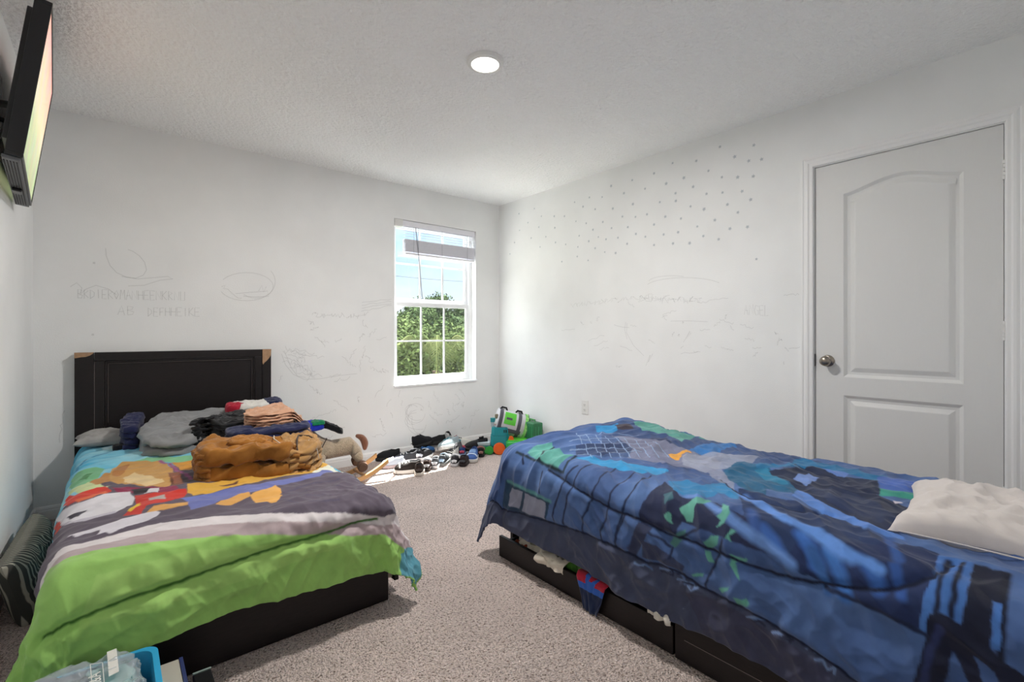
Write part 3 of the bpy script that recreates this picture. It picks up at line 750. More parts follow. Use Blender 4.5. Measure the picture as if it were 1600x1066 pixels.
('poly','6f8cc8',[(2019,728),(2160,721),(2086,655),(1936,654)]),
('poly','5f7fc0',[(2252,708),(2252,656),(2230,601),(2186,605),(2215,670)]),
('poly','22365f',[(1714,799),(1708,744),(1707,694),(1718,660),(1702,618),(1700,582),(1715,552),(1697,514),(1691,480),(1683,447),(1649,409),(1656,383),(1665,358),(1639,326),(1656,291),(1643,248),(1506,235),(1498,255),(1493,276),(1484,297),(1474,318),(1466,340),(1458,365),(1452,393),(1447,426),(1430,461),(1413,495),(1421,524),(1428,555),(1436,590),(1456,616),(1479,646),(1508,683),(1582,727)]),
('poly','20305a',[(1435,541),(1428,514),(1419,489),(1410,465),(1402,439),(1402,413),(1401,388),(1402,362),(1399,340),(1398,318),(1396,297),(1391,277),(1386,259),(1384,239),(1392,252),(1426,249),(1456,248),(1484,241),(1515,235),(1639,244),(1637,272),(1640,301),(1618,321),(1590,340),(1562,359),(1559,384),(1540,406),(1517,425),(1515,458),(1506,489),(1494,521),(1462,530)]),
('line','3763ae',16,[(1486,618),(1461,579),(1438,556)]),
('line','3a6ab8',18,[(1506,524),(1483,493),(1450,473)]),
('line','2f4f8c',16,[(1538,675),(1479,635)]),
('line','34609f',14,[(1478,490),(1442,460),(1419,448),(1395,439)]),
('line','3c70bc',18,[(1491,451),(1466,430),(1445,412),(1401,400)]),
('line','3560a8',16,[(1479,360),(1455,333),(1444,331)]),
('line','2f559a',12,[(1500,307),(1471,297),(1444,288)]),
('line','34599c',12,[(1665,358),(1549,318),(1523,305)]),
('line','6288c8',15,[(1543,888),(1534,815),(1502,758),(1485,712),(1472,675),(1459,639),(1449,604),(1440,572),(1427,526)]),
('line','5f8ed8',17,[(1667,761),(1623,706),(1599,663),(1572,621),(1544,579),(1543,549),(1535,518),(1526,487),(1505,445),(1491,416),(1486,393)]),
('line','5f8ed8',13,[(1657,752),(1594,685),(1580,642),(1540,592),(1531,555),(1540,527),(1540,496),(1520,459),(1501,424),(1496,396),(1491,366),(1482,335)]),
('poly','5a86d0',[(1890,666),(1859,636),(1811,583),(1780,539),(1770,503),(1741,463),(1713,425),(1705,391),(1705,361),(1695,329),(1679,321),(1675,346),(1676,381),(1655,411),(1692,450),(1694,481),(1697,514),(1727,556),(1740,595),(1746,633)]),
('poly','3e4a72',[(1411,1018),(1407,989),(1357,1010),(1295,1048),(1296,1074),(1354,1048)]),
('poly','323a58',[(1407,1026),(1398,975),(1345,1001),(1281,1042),(1284,1072),(1345,1052)]),
('poly','38405e',[(1350,1004),(1350,950),(1337,915),(1323,883),(1312,848),(1287,857),(1291,895),(1296,933),(1283,1014)]),
('poly','5fa394',[(1478,890),(1507,872),(1563,830),(1551,811),(1491,838),(1453,832),(1449,854),(1467,874)]),
('poly','5fa394',[(1554,776),(1523,740),(1500,721),(1468,728),(1455,751),(1474,740),(1484,759),(1498,748)]),
('poly','5fa394',[(1461,701),(1460,688),(1445,703),(1430,692),(1435,713)]),
('poly','5fa394',[(1404,784),(1429,760),(1435,735),(1413,736),(1386,767)]),
('poly','5fa394',[(1383,780),(1383,762),(1354,747),(1352,768)]),
('poly','5fa394',[(1447,935),(1459,915),(1453,906),(1431,895),(1436,919)]),
('poly','5fa394',[(1399,697),(1396,650),(1385,668),(1386,693)]),
('poly','5fa394',[(1402,693),(1389,678),(1401,648),(1391,652),(1379,681),(1339,660),(1346,673),(1372,694)]),
('poly','5fa394',[(1282,679),(1285,658),(1295,640),(1283,631),(1269,642),(1258,674)]),
('poly','5fa394',[(1285,730),(1310,690),(1298,695),(1275,718)]),
('poly','5fa394',[(1292,824),(1310,782),(1298,787),(1286,819)]),
('poly','4c8476',0.8,[(1414,872),(1426,849),(1403,849),(1358,886),(1364,907),(1383,898)]),
('poly','4a7f8a',0.6,[(1516,973),(1531,947),(1500,920),(1474,938)]),
('poly','24405c',[(1347,1784),(1345,1693),(1344,1610),(1343,1536),(1342,1468),(1233,1514),(1231,1594),(1218,1703),(1208,1811),(1277,1794)]),
('poly','8f93a8',[(1319,1740),(1324,1652),(1237,1687),(1233,1761)]),
('poly','8f93a8',[(1322,1634),(1323,1498),(1239,1518),(1238,1583),(1229,1669)]),
('line','5c9a9c',9,[(1343,1769),(1342,1683),(1341,1605),(1340,1534),(1338,1470)]),
('line','2b4270',14,[(1433,1767),(1331,1835),(1268,1878),(1211,1943)]),
('line','2b4270',9,[(1467,1903),(1384,1902),(1341,1966),(1260,1985)]),
('poly','5fa59c',[(1497,1684),(1570,1693),(1634,1660),(1570,1544),(1564,1450),(1466,1454),(1472,1569)]),
('line','1f3340',6,[(1478,1730),(1480,1663),(1471,1568),(1464,1452),(1463,1417),(1567,1442)]),
('line','1f3340',5,[(1473,1570),(1552,1631),(1622,1637)]),
('line','1d2a4a',4.5,[(1504,1369),(1449,1394),(1391,1415),(1309,1455),(1249,1466)]),
('line','1d2a4a',4.5,[(1549,1330),(1465,1344),(1428,1353),(1381,1374),(1320,1391),(1256,1412)]),
('line','1d2a4a',4.5,[(1601,1254),(1479,1238),(1419,1246),(1335,1286),(1266,1304)]),
('line','1d2a4a',4.5,[(1603,1157),(1500,1163),(1444,1162),(1375,1170),(1312,1203),(1275,1195)]),
('line','1d2a4a',4.5,[(1637,1106),(1496,1084),(1442,1096),(1407,1102),(1363,1113),(1289,1123)]),
('line','1d2a4a',4.5,[(1443,1535),(1357,1534)]),
('line','1d2a4a',4.5,[(1482,1696),(1448,1669)]),
('line','1d2a4a',4.5,[(1428,721),(1385,733),(1315,760),(1267,776)]),
('line','1d2a4a',4.5,[(1355,895),(1323,902)]),
('line','1d2a4a',4.5,[(1416,1087),(1352,1112),(1295,1124)]),
('line','1d2a4a',4.5,[(1383,982),(1373,937),(1355,904)]),
('line','1d2a4a',4.5,[(1396,869),(1422,831),(1448,787),(1443,722)]),
('poly','4472b8',[(1637,247),(1628,223),(1621,200),(1615,179),(1564,178),(1503,174),(1476,176),(1455,177),(1430,181),(1436,198),(1441,216),(1432,233),(1382,240),(1389,252),(1426,249),(1459,248),(1484,242),(1511,237)]),
('line','16203c',6,[(1613,224),(1504,223),(1478,222),(1455,222),(1433,223)]),
('line','16203c',6,[(1610,197),(1507,197),(1470,196),(1440,197)]),
('poly','161c34',[(1612,178),(1613,157),(1606,136),(1603,116),(1539,117),(1486,118),(1494,134),(1466,132),(1449,133),(1427,133),(1403,134),(1388,119),(1382,105),(1376,90),(1370,77),(1347,77),(1337,98),(1325,120),(1356,125),(1364,141),(1373,158),(1350,152),(1331,146),(1309,140),(1312,166),(1330,175),(1347,185),(1362,195),(1336,198),(1306,203),(1278,207),(1269,234),(1253,263),(1289,255),(1320,249),(1350,243),(1375,241),(1404,238),(1429,235),(1441,216),(1436,198),(1430,181),(1454,177),(1475,176),(1502,174),(1562,177)]),
('line','2a3560',8,[(1407,215),(1376,224),(1348,232),(1316,236),(1282,241)]),
('line','10162c',8,[(1598,120),(1535,119),(1486,118),(1460,117),(1439,118),(1415,119),(1387,120)]),
('poly','4472b8',[(1492,133),(1493,121),(1467,119),(1449,119),(1428,119),(1405,119),(1403,133),(1427,132),(1448,132),(1466,131)]),
('line','1a2748',6,[(1402,446),(1402,419),(1401,394),(1401,369),(1401,345),(1398,322),(1396,299),(1390,279),(1384,259),(1380,240)]),
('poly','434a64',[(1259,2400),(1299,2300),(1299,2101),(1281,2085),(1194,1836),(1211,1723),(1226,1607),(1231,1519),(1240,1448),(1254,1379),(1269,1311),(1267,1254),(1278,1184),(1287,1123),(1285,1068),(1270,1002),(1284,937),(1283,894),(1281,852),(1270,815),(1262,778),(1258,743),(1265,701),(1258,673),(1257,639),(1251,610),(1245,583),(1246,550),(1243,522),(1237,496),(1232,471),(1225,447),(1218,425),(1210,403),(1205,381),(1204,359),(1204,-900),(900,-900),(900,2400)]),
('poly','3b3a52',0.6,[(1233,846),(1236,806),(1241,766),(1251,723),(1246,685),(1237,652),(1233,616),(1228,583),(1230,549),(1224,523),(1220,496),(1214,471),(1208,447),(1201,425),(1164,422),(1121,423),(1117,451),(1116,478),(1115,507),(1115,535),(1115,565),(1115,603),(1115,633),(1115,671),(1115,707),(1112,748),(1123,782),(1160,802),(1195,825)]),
('line','6f86b0',3,[(1262,874),(1266,849),(1258,826)]),
('line','5a74a4',3,[(1277,898),(1283,885),(1272,846)]),
('line','6f86b0',3,[(1255,836),(1246,820),(1263,801)]),
('line','2a3048',3,[(1276,878),(1283,847),(1274,844)]),
('line','5a74a4',3,[(1257,848),(1266,817),(1255,811)]),
('line','5a74a4',3,[(1258,1019),(1262,1008),(1262,966)]),
('line','2a3048',3,[(1272,946),(1263,936),(1269,895)]),
('line','6f86b0',3,[(1230,484),(1237,469),(1228,464)]),
('line','5a74a4',3,[(1240,630),(1245,605),(1246,596)]),
('line','2a3048',3,[(1266,927),(1279,895),(1267,890)]),
('line','6f86b0',3,[(1228,570),(1238,544),(1237,540)]),
('line','2a3048',3,[(1230,546),(1232,529),(1235,516)]),
('line','6f86b0',3,[(1262,831),(1258,803),(1266,797)]),
('line','2a3048',3,[(1231,630),(1240,609),(1234,594)]),
('line','6f86b0',3,[(1235,643),(1249,614),(1248,602)]),
('line','2a3048',3,[(1236,539),(1239,524),(1227,520)]),
('line','6f86b0',3,[(1215,460),(1219,445),(1205,437)]),
('line','6f86b0',3,[(1271,944),(1276,912),(1285,895)]),
('line','6f86b0',3,[(1264,1039),(1258,1025),(1260,1007)]),
('line','6f86b0',3,[(1201,435),(1211,417),(1196,420)]),
('line','2a3048',3,[(1261,856),(1261,837),(1261,817)]),
('line','141d38',4.5,[(1281,2085),(1194,1836),(1211,1723),(1226,1607),(1231,1519),(1240,1448),(1254,1379),(1269,1311),(1267,1254),(1278,1184),(1287,1123),(1285,1068),(1270,1002),(1284,937),(1283,894),(1281,852),(1270,815),(1262,778),(1258,743),(1265,701),(1258,673),(1257,639),(1251,610),(1245,583),(1246,550),(1243,522),(1237,496),(1232,471),(1225,447),(1218,425),(1210,403),(1205,381),(1204,359)]),
('line','141d38',4.5,[(1457,1508),(1447,1438),(1437,1366),(1428,1303),(1420,1243),(1416,1155),(1418,1088),(1416,1025),(1403,973),(1391,923),(1397,858),(1394,815),(1391,776),(1390,737),(1392,699),(1385,672),(1381,642),(1381,611),(1381,580),(1386,548),(1398,505),(1403,469),(1413,437),(1419,407),(1429,374),(1437,345),(1444,321),(1460,295),(1478,272),(1508,236),(1560,226),(1605,214)]),
('line','1c2846',3,[(1814,928),(1729,841),(1686,779),(1648,696),(1639,648),(1638,605),(1655,569),(1702,544),(1717,509)]),
('line','1c2846',3,[(2465,1598),(2440,1463),(2447,1374),(2449,1297),(2444,1222),(2452,1155),(2598,1154),(2413,1011),(2335,922),(2316,860),(2226,777),(2205,725),(2177,674),(2154,626),(2095,571),(2046,522),(2015,479),(2009,445)])],'seamL':[[(-204,1723),(-141,1706),(-92,1702),(-63,1707),(-39,1709),(-15,1711),(9,1712),(34,1713),(60,1713),(86,1713),(114,1713),(141,1712),(174,1713),(208,1714),(242,1717),(273,1721),(304,1725),(336,1729),(370,1732),(409,1736),(450,1740),(492,1741),(534,1744),(581,1745),(627,1751),(675,1758),(750,1763),(800,1762)]],'seamR':[[(1281,2085),(1194,1836),(1211,1723),(1226,1607),(1231,1519),(1240,1448),(1254,1379),(1269,1311),(1267,1254),(1278,1184),(1287,1123),(1285,1068),(1270,1002),(1284,937),(1283,894),(1281,852),(1270,815),(1262,778),(1258,743),(1265,701),(1258,673),(1257,639),(1251,610),(1245,583),(1246,550),(1243,522),(1237,496),(1232,471),(1225,447),(1218,425),(1210,403),(1205,381),(1204,359)],[(1457,1508),(1447,1438),(1437,1366),(1428,1303),(1420,1243),(1416,1155),(1418,1088),(1416,1025),(1403,973),(1391,923),(1397,858),(1394,815),(1391,776),(1390,737),(1392,699),(1385,672),(1381,642),(1381,611),(1381,580),(1386,548),(1398,505),(1403,469),(1413,437),(1419,407),(1429,374),(1437,345),(1444,321),(1460,295),(1478,272),(1508,236),(1560,226),(1605,214)],[(1814,928),(1729,841),(1686,779),(1648,696),(1639,648),(1638,605),(1655,569),(1702,544),(1717,509)],[(2465,1598),(2440,1463),(2447,1374),(2449,1297),(2444,1222),(2452,1155),(2598,1154),(2413,1011),(2335,922),(2316,860),(2226,777),(2205,725),(2177,674),(2154,626),(2095,571),(2046,522),(2015,479),(2009,445)]]}

# ------------------------------------------------------------ beds
def bed_grooves(bm, x0, x1, y0, y1, z0, z1): box(bm, x0, x1, y0, y1, z0, z1, bev=.003)
bedA = thing('bed_frame', 'dark brown twin bed frame with tall panelled headboard under the window wall', 'bed', (.36, 2.9, 0))
ox, oy = .36, 2.9
def bx(name, m, parent, x0, x1, y0, y1, z0, z1, bev=.003, o=(ox, oy)):
    bm = bmesh.new(); box(bm, x0 - o[0], x1 - o[0], y0 - o[1], y1 - o[1], z0, z1, bev=bev)
    return obj(name, bm, m, parent)
# headboard: X -.175 .. .902, top .987
hx0, hx1, hz = -.176, .902, .987
hy0, hy1 = 3.872, 3.922
bm = bmesh.new()
def hb(a, b, c, d, y0=hy0, y1=hy1, bev=.002): box(bm, a - ox, b - ox, y0 - oy, y1 - oy, c, d, bev=bev)
hb(hx0, hx0 + .088, 0, hz); hb(hx1 - .058, hx1, 0, hz)            # posts
hb(hx0 + .090, hx1 - .060, hz - .052, hz, hy0 + .002)              # top rail
hb(hx0 + .090, hx0 + .138, .3, hz - .053, hy0 + .002); hb(hx1 - .108, hx1 - .060, .3, hz - .053, hy0 + .002)
hb(hx0 + .139, hx1 - .109, .3, hz - .053, hy0 + .020)              # sunk panel
# moulding
for k, (d_, t_) in enumerate(((.0, .010), (.014, .006))):
    a, b, zt = hx0 + .139 + d_, hx1 - .109 - d_, hz - .053 - d_
    yy = hy0 + .006 + k * .006
    hb(a, a + t_, .3, zt, yy, yy + .016, .0015); hb(b - t_, b, .3, zt, yy, yy + .016, .0015); hb(a, b, zt - t_, zt, yy, yy + .016, .0015)
obj('headboard', bm, M_wood, bedA)
M_worn = mat('worn_edge', '6f6462', .6)
bm = bmesh.new()
box(bm, hx0 + .0895 - ox, hx0 + .0915 - ox, hy0 + .0005 - oy, hy0 + .004 - oy, .50, .93); box(bm, hx0 + .1535 - ox, hx0 + .1550 - ox, hy0 + .0115 - oy, hy0 + .014 - oy, .55, .915)
box(bm, hx0 + .155 - ox, hx1 - .125 - ox, hy0 + .0115 - oy, hy0 + .014 - oy, .9165, .9178); box(bm, hx1 - .1255 - ox, hx1 - .124 - ox, hy0 + .0115 - oy, hy0 + .014 - oy, .55, .915)
obj('worn_edge', bm, M_worn, bedA)['label'] = 'pale scuffed lines along the moulding'
def chip(pts):
    bm = bmesh.new(); vs = [bm.verts.new((a - ox, hy0 - .0012 - oy, b)) for a, b in pts]
    f = bm.faces.new(vs); r_ = bmesh.ops.extrude_face_region(bm, geom=[f]); bmesh.ops.translate(bm, vec=(0, .006, 0), verts=[v for v in r_['geom'] if isinstance(v, bmesh.types.BMVert)])
    o = obj('chipped_corner', bm, M_raw, bedA); o['label'] = 'bare tan board where the dark finish has chipped off'
chip([(hx0 - .0008, hz + .0008), (hx0 + .088, hz + .0008), (hx0 + .085, hz - .006), (hx0 + .07, hz - .018), (hx0 + .05, hz - .026), (hx0 + .03, hz - .027), (hx0 + .012, hz - .031), (hx0 - .0008, hz - .033)])
chip([(hx1 - .058, hz + .0008), (hx1 + .0008, hz + .0008), (hx1 - .001, hz - .04), (hx1 - .012, hz - .062), (hx1 - .03, hz - .085), (hx1 - .045, hz - .098), (hx1 - .054, hz - .112), (hx1 - .058, hz - .10)])
bx('footboard', M_wood, bedA, -.16, .874, 1.845, 1.868, .004, .335)
bx('side_rail', M_wood, bedA, -.16, -.138, 1.869, 3.871, .004, .32)
rr = bx('side_rail', M_wood, bedA, .85, .872, 1.869, 3.871, .27, .32)
bx('side_rail', M_wood, bedA, .85, .872, 2.86, 3.871, .004, .269)
bx('bed_slats', M_raw, bedA, -.137, .849, 1.87, 3.87, .285, .30, 0)
dw = bx('drawer', M_wood, bedA, .925, .945, 1.895, 2.84, .045, .262)
M_mel = mat('drawer_board', 'c9b7a4', .6)
o_ = bx('drawer_box', M_mel, dw, .40, .9245, 1.915, 1.927, .055, .235, .001); 
bx('drawer_box', M_mel, dw, .40, .9245, 2.81, 2.822, .055, .235, .001); bx('drawer_box', M_mel, dw, .40, .9245, 1.928, 2.809, .055, .062, 0)
M_matt = mat('mattress_cloth', 'cfcdc8', .9, bump=.2, bscale=80)
def mattress(label, x0, x1, y0, y1, z0, z1):
    bm = bmesh.new(); box(bm, x0, x1, y0, y1, z0, z1, bev=.035, seg=4)
    return tag(obj('mattress', bm, M_matt, None, True), label, 'mattress')
mattress('mattress of the bed with the tall headboard, hidden under the bright comforter', -.128, .845, 1.885, 3.865, .302, .395)

bedB = thing('bed_frame', 'low dark brown twin bed frame with open drawers under the blue comforter', 'bed', (2.05, .85, 0))
oB = (2.05, .85)
bx('footboard', M_wood, bedB, 1.535, 2.52, 1.835, 1.858, .004, .36, o=oB)
bx('side_rail', M_wood, bedB, 1.535, 1.557, -.14, 1.834, .20, .36, o=oB)
bx('side_rail', M_wood, bedB, 2.498, 2.52, -.14, 1.834, .004, .36, o=oB)
bx('bed_slats', M_raw, bedB, 1.558, 2.497, -.14, 1.834, .33, .345, 0, o=oB)
bx('headboard', M_wood, bedB, 1.535, 2.52, -.148, -.141, .004, .62, o=oB)
d1 = bx('drawer', M_wood, bedB, 1.467, 1.485, .905, 1.862, .004, .105, o=oB)
bx('drawer_box', M_wood, d1, 1.4855, 1.98, .93, .944, .012, .098, .001, o=oB); bx('drawer_box', M_wood, d1, 1.4855, 1.98, 1.80, 1.814, .012, .098, .001, o=oB)
bx('drawer_box', M_wood, d1, 1.4855, 1.98, .945, 1.799, .010, .018, 0, o=oB)
d2 = bx('drawer', M_wood, bedB, 1.462, 1.482, -.13, .895, .004, .155, o=oB)
bx('drawer_groove', M_worn, d2, 1.4608, 1.4622, -.10, .86, .0795, .0812, 0, o=oB)
mattress('mattress of the low bed hidden under the blue comforter', 1.565, 2.49, -.135, 1.83, .347, .475)

# ------------------------------------------------------------ comforters
def drape(p, q, c):
    x0, x1, y0, y1, Rr, z0 = c['x0'], c['x1'], c['y0'], c['y1'], c['R'], c['z0']
    sx = np.where(p < x0, p - x0, np.where(p > x1, p - x1, 0.0))
    sy = np.where(q < y0, q - y0, np.where(q > y1, q - y1, 0.0))
    s = np.hypot(sx, sy); ss = np.maximum(s, 1e-9)
    dx, dy = sx / ss, sy / ss
    a = np.minimum(s / Rr, np.pi / 2)
    e = np.maximum(0, s - Rr * np.pi / 2)
    wc = np.clip(2.2 * np.abs(dx * dy), 0, 1) * (s > 0)
    h = Rr * np.sin(a) + e * (c.get('flare', .03) + c.get('cflare', .25) * wc)
    v = Rr * (1 - np.cos(a)) + e * (1 - .10 * wc)
    X = np.clip(p, x0, x1) + dx * h; Y = np.clip(q, y0, y1) + dy * h
    top = c['top'](p, q)
    Z = z0 + top - v
    N = np.stack([dx * np.sin(a), dy * np.sin(a), np.cos(a)], -1)
    hang = np.clip(e / .15, 0, 1)
    D = c['wr'](p, q, hang, dx, dy)
    P = np.stack([X, Y, Z], -1) + N * D[..., None]
    P[..., 2] = np.maximum(P[..., 2], 0.03)
    return P
def seamfield(p, q, seams):
    # distance to the nearest quilting seam
    d = np.full(p.shape, 9.0)
    for pts in seams:
        for (a, b), (c_, d_) in zip(pts, pts[1:]):
            vx, vy = c_ - a, d_ - b; L2 = vx * vx + vy * vy + 1e-12
            t = np.clip(((p - a) * vx + (q - b) * vy) / L2, 0, 1)
            d = np.minimum(d, np.hypot(p - a - t * vx, q - b - t * vy))
    return d
SEAM_L = [[(x / 1000, y / 1000) for x, y in s_] for s_ in PAT['seamL']]
SEAM_R = [[(x / 1000, y / 1000) for x, y in s_] for s_ in PAT['seamR']]
def topL(p, q):
    u = np.clip((p + .16) / 1.03, 0, 1); v = np.clip((q - 1.85) / 2.0, 0, 1)
    return .028 * (4 * u * (1 - u)) ** .6 + .012 * fbm(p * 2.2, q * 2.2, 5, 2)
def wrL(p, q, hang, dx, dy):
    f = fbm(p * 3.0 + .4 * q, q * 5.5, 11, 3) * .010
    f = f + .008 * ridge(p * 2.2 + q * 1.2, q * 8 - p * 2, 21) + .004 * ridge(p * 9, q * 14 + p * 3, 23)
    cor = sstep(.45, .9, p) * sstep(2.35, 1.85, q)
    f = f + cor * (.012 * ridge(p * 7 - q * 4, q * 6 + p * 7, 31) + .006 * ridge(p * 16, q * 16, 33))
    f = f + hang * (.014 * ridge(p * 5.5 + q * 3.5, q * 1.5, 41) + .008 * ridge(p * 13 - q * 7, q * 4, 43) + .003 * ridge(p * 26 + q * 12, q * 9, 47) + .016 * pn(p * 3.2, q * .7, 45))
    d = seamfield(p, q, SEAM_L)
    f = f + .010 * np.exp(-(d / .09) ** 2) * ridge(p * 11 + q * 3, q * 2.5, 55) * sstep(.012, .03, d)
    f = f - .013 * np.exp(-(d / .014) ** 2) + .006 * np.exp(-((d - .05) / .03) ** 2) * (1 + pn(p * 30, q * 6, 51))
    return f
cfgL = dict(x0=-.085, x1=.825, y0=1.875, y1=3.9, R=.075, z0=.425, top=topL, wr=wrL, flare=.03, cflare=.22)
extL = (-.085 - .34, .825 + .31, 1.875 - .315, 3.80)
def topR(p, q):
    u = np.clip((p - 1.45) / 1.1, 0, 1); v = np.clip((1.9 - q) / .9, 0, 1)
    return .022 * (4 * u * (1 - u)) ** .6 + .045 * (1 - v) ** 1.5 + .014 * fbm(p * 2.4, q * 2.4, 105, 2)
def wrR(p, q, hang, dx, dy):
    foot = sstep(1.05, 1.7, q)
    f = fbm(p * 4, q * 4, 111, 3) * .009
    # long folds fanning from the foot corner
    f = f + (1 - hang) * foot * (.020 * ridge(p * 1.6 + q * .6, q * 7.5 + p * 2.5, 121) + .008 * ridge(p * 4, q * 15 + p * 4, 123))
    f = f + (1 - foot) * (.013 * ridge(p * 4 + q * 3, q * 6 - p * 5, 131) + .006 * ridge(p * 12, q * 12 - p * 6, 133))
    f = f + hang * (.010 * ridge(q * 4.5, p * 2 + q * 2, 141) + .018 * pn(q * 2.6, p * .6, 143) + .007 * ridge(q * 12 + p * 6, p * 7, 145))
    d = seamfield(p, q, SEAM_R)
    f = f - .010 * np.exp(-(d / .013) ** 2)
    return f
cfgR = dict(x0=1.54, x1=2.43, y0=-.6, y1=1.80, R=.085, z0=.515, top=topR, wr=wrR, flare=.03, cflare=.20)
extR = (1.54 - .425, 2.43 + .38, -.135, 1.80 + .40)

def raster(p, q, base, items):
    col = base(p, q)
    P, Q = p, q
    for it in items:
        kind, c, pts = it[0], lin(it[1]), np.array(it[-1], float) / 1000
        mrg = .03
        b = (P > pts[:, 0].min() - mrg) & (P < pts[:, 0].max() + mrg) & (Q > pts[:, 1].min() - mrg) & (Q < pts[:, 1].max() + mrg)
        if not b.any(): continue
        x = P[b] + .0025 * pn(P[b] * 45, Q[b] * 45, 3); y = Q[b] + .0025 * pn(P[b] * 45, Q[b] * 45, 8)
        if kind == 'poly':
            n = len(pts); wgt = np.zeros(x.shape)
            for ox_, oy_ in ((.0, .0), (.0017, .0006), (-.0017, -.0006), (.0006, -.0017), (-.0006, .0017)):
                ins = np.zeros(x.shape, bool); xx = x + ox_; yy = y + oy_
                for i in range(n):
                    x1_, y1_ = pts[i]; x2_, y2_ = pts[(i + 1) % n]
                    if y1_ == y2_: continue
                    cnd = ((y1_ > yy) != (y2_ > yy))
                    ins ^= cnd & (xx < (x2_ - x1_) / (y2_ - y1_) * (yy - y1_) + x1_)
                wgt += ins * .2
            wgt = wgt * (it[2] if len(it) > 3 else 1.0)
        else:
            d = seamfield(x, y, [[tuple(k) for k in pts]])
            wgt = np.clip(1.4 - d / (it[2] / 1000), 0, 1)
        cb = col[b]; col[b] = cb * (1 - wgt[:, None]) + np.array(c) * wgt[:, None]
    return col
def cloth_mesh(name, ext, cfg, step, base, items, m_out, m_in):
    nu = int((ext[1] - ext[0]) / step); nv = int((ext[3] - ext[2]) / step)
    p, q = np.meshgrid(np.linspace(ext[0], ext[1], nu), np.linspace(ext[2], ext[3], nv), indexing='ij')
    # rounded corners of the cloth
    P = drape(p, q, cfg)
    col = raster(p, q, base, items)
    me = bpy.data.meshes.new(name)
    V = P.reshape(-1, 3); Fq = grid_faces(nu, nv)
    me.vertices.add(len(V)); me.vertices.foreach_set('co', V.astype(np.float32).ravel())
    me.loops.add(Fq.size); me.loops.foreach_set('vertex_index', Fq.astype(np.int32).ravel())
    me.polygons.add(len(Fq)); me.polygons.foreach_set('loop_start', np.arange(0, Fq.size, 4, dtype=np.int32))
    me.update(calc_edges=True)
    me.polygons.foreach_set('use_smooth', np.full(len(Fq), True))
    ca = me.color_attributes.new('print', 'FLOAT_COLOR', 'POINT')
    cc = np.concatenate([col.reshape(-1, 3), np.ones((len(V), 1))], 1)
    ca.data.foreach_set('color', cc.astype(np.float32).ravel())
    me.materials.append(m_out); me.materials.append(m_in)
    o = bpy.data.objects.new(name, me); C.objects.link(o)
    md = o.modifiers.new('thick', 'SOLIDIFY'); md.thickness = .010; md.offset = -1; md.material_offset = 1; md.material_offset_rim = 0
    return o
def mixc(a, b, t):
    return np.array(lin(a)) * (1 - t[..., None]) + np.array(lin(b)) * t[..., None]
def baseL(p, q):
    col = mixc('4db4d8', '9fd6e4', np.clip(.5 + fbm(p * 2.5, q * 9, 61, 2), 0, 1))
    return col
def baseR(p, q):
    t = np.clip(.5 + .6 * fbm(p * 3, q * 3, 71, 3), 0, 1)
    return mixc('385082', '5675aa', t)
M_clL = mat('printed_comforter', 'ffffff', .85, attr='print', bump=.18, bscale=60, bdist=.003, sheen=.15, spec=.2, var=.12, vscale=14)
M_clR = mat('blue_comforter', 'ffffff', .8, attr='print', bump=.22, bscale=50, bdist=.003, sheen=.15, spec=.25, var=.2, vscale=16)
M_linL = mat('teal_lining', '5f9fb2', .85, var=.3, vscale=20); M_linR = mat('navy_lining', '22335c', .85)
STEP = globals().get('STEP', .0034)
comL = cloth_mesh('comforter', extL, cfgL, STEP, baseL, PAT['L'], M_clL, M_linL)
tag(comL, 'bright printed comforter with sky blue head end, grey band and lime green foot', 'comforter')
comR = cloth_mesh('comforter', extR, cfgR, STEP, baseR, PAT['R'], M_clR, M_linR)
tag(comR, 'dark blue comforter printed with buildings and teal leaf shapes, draped over the low bed', 'comforter')

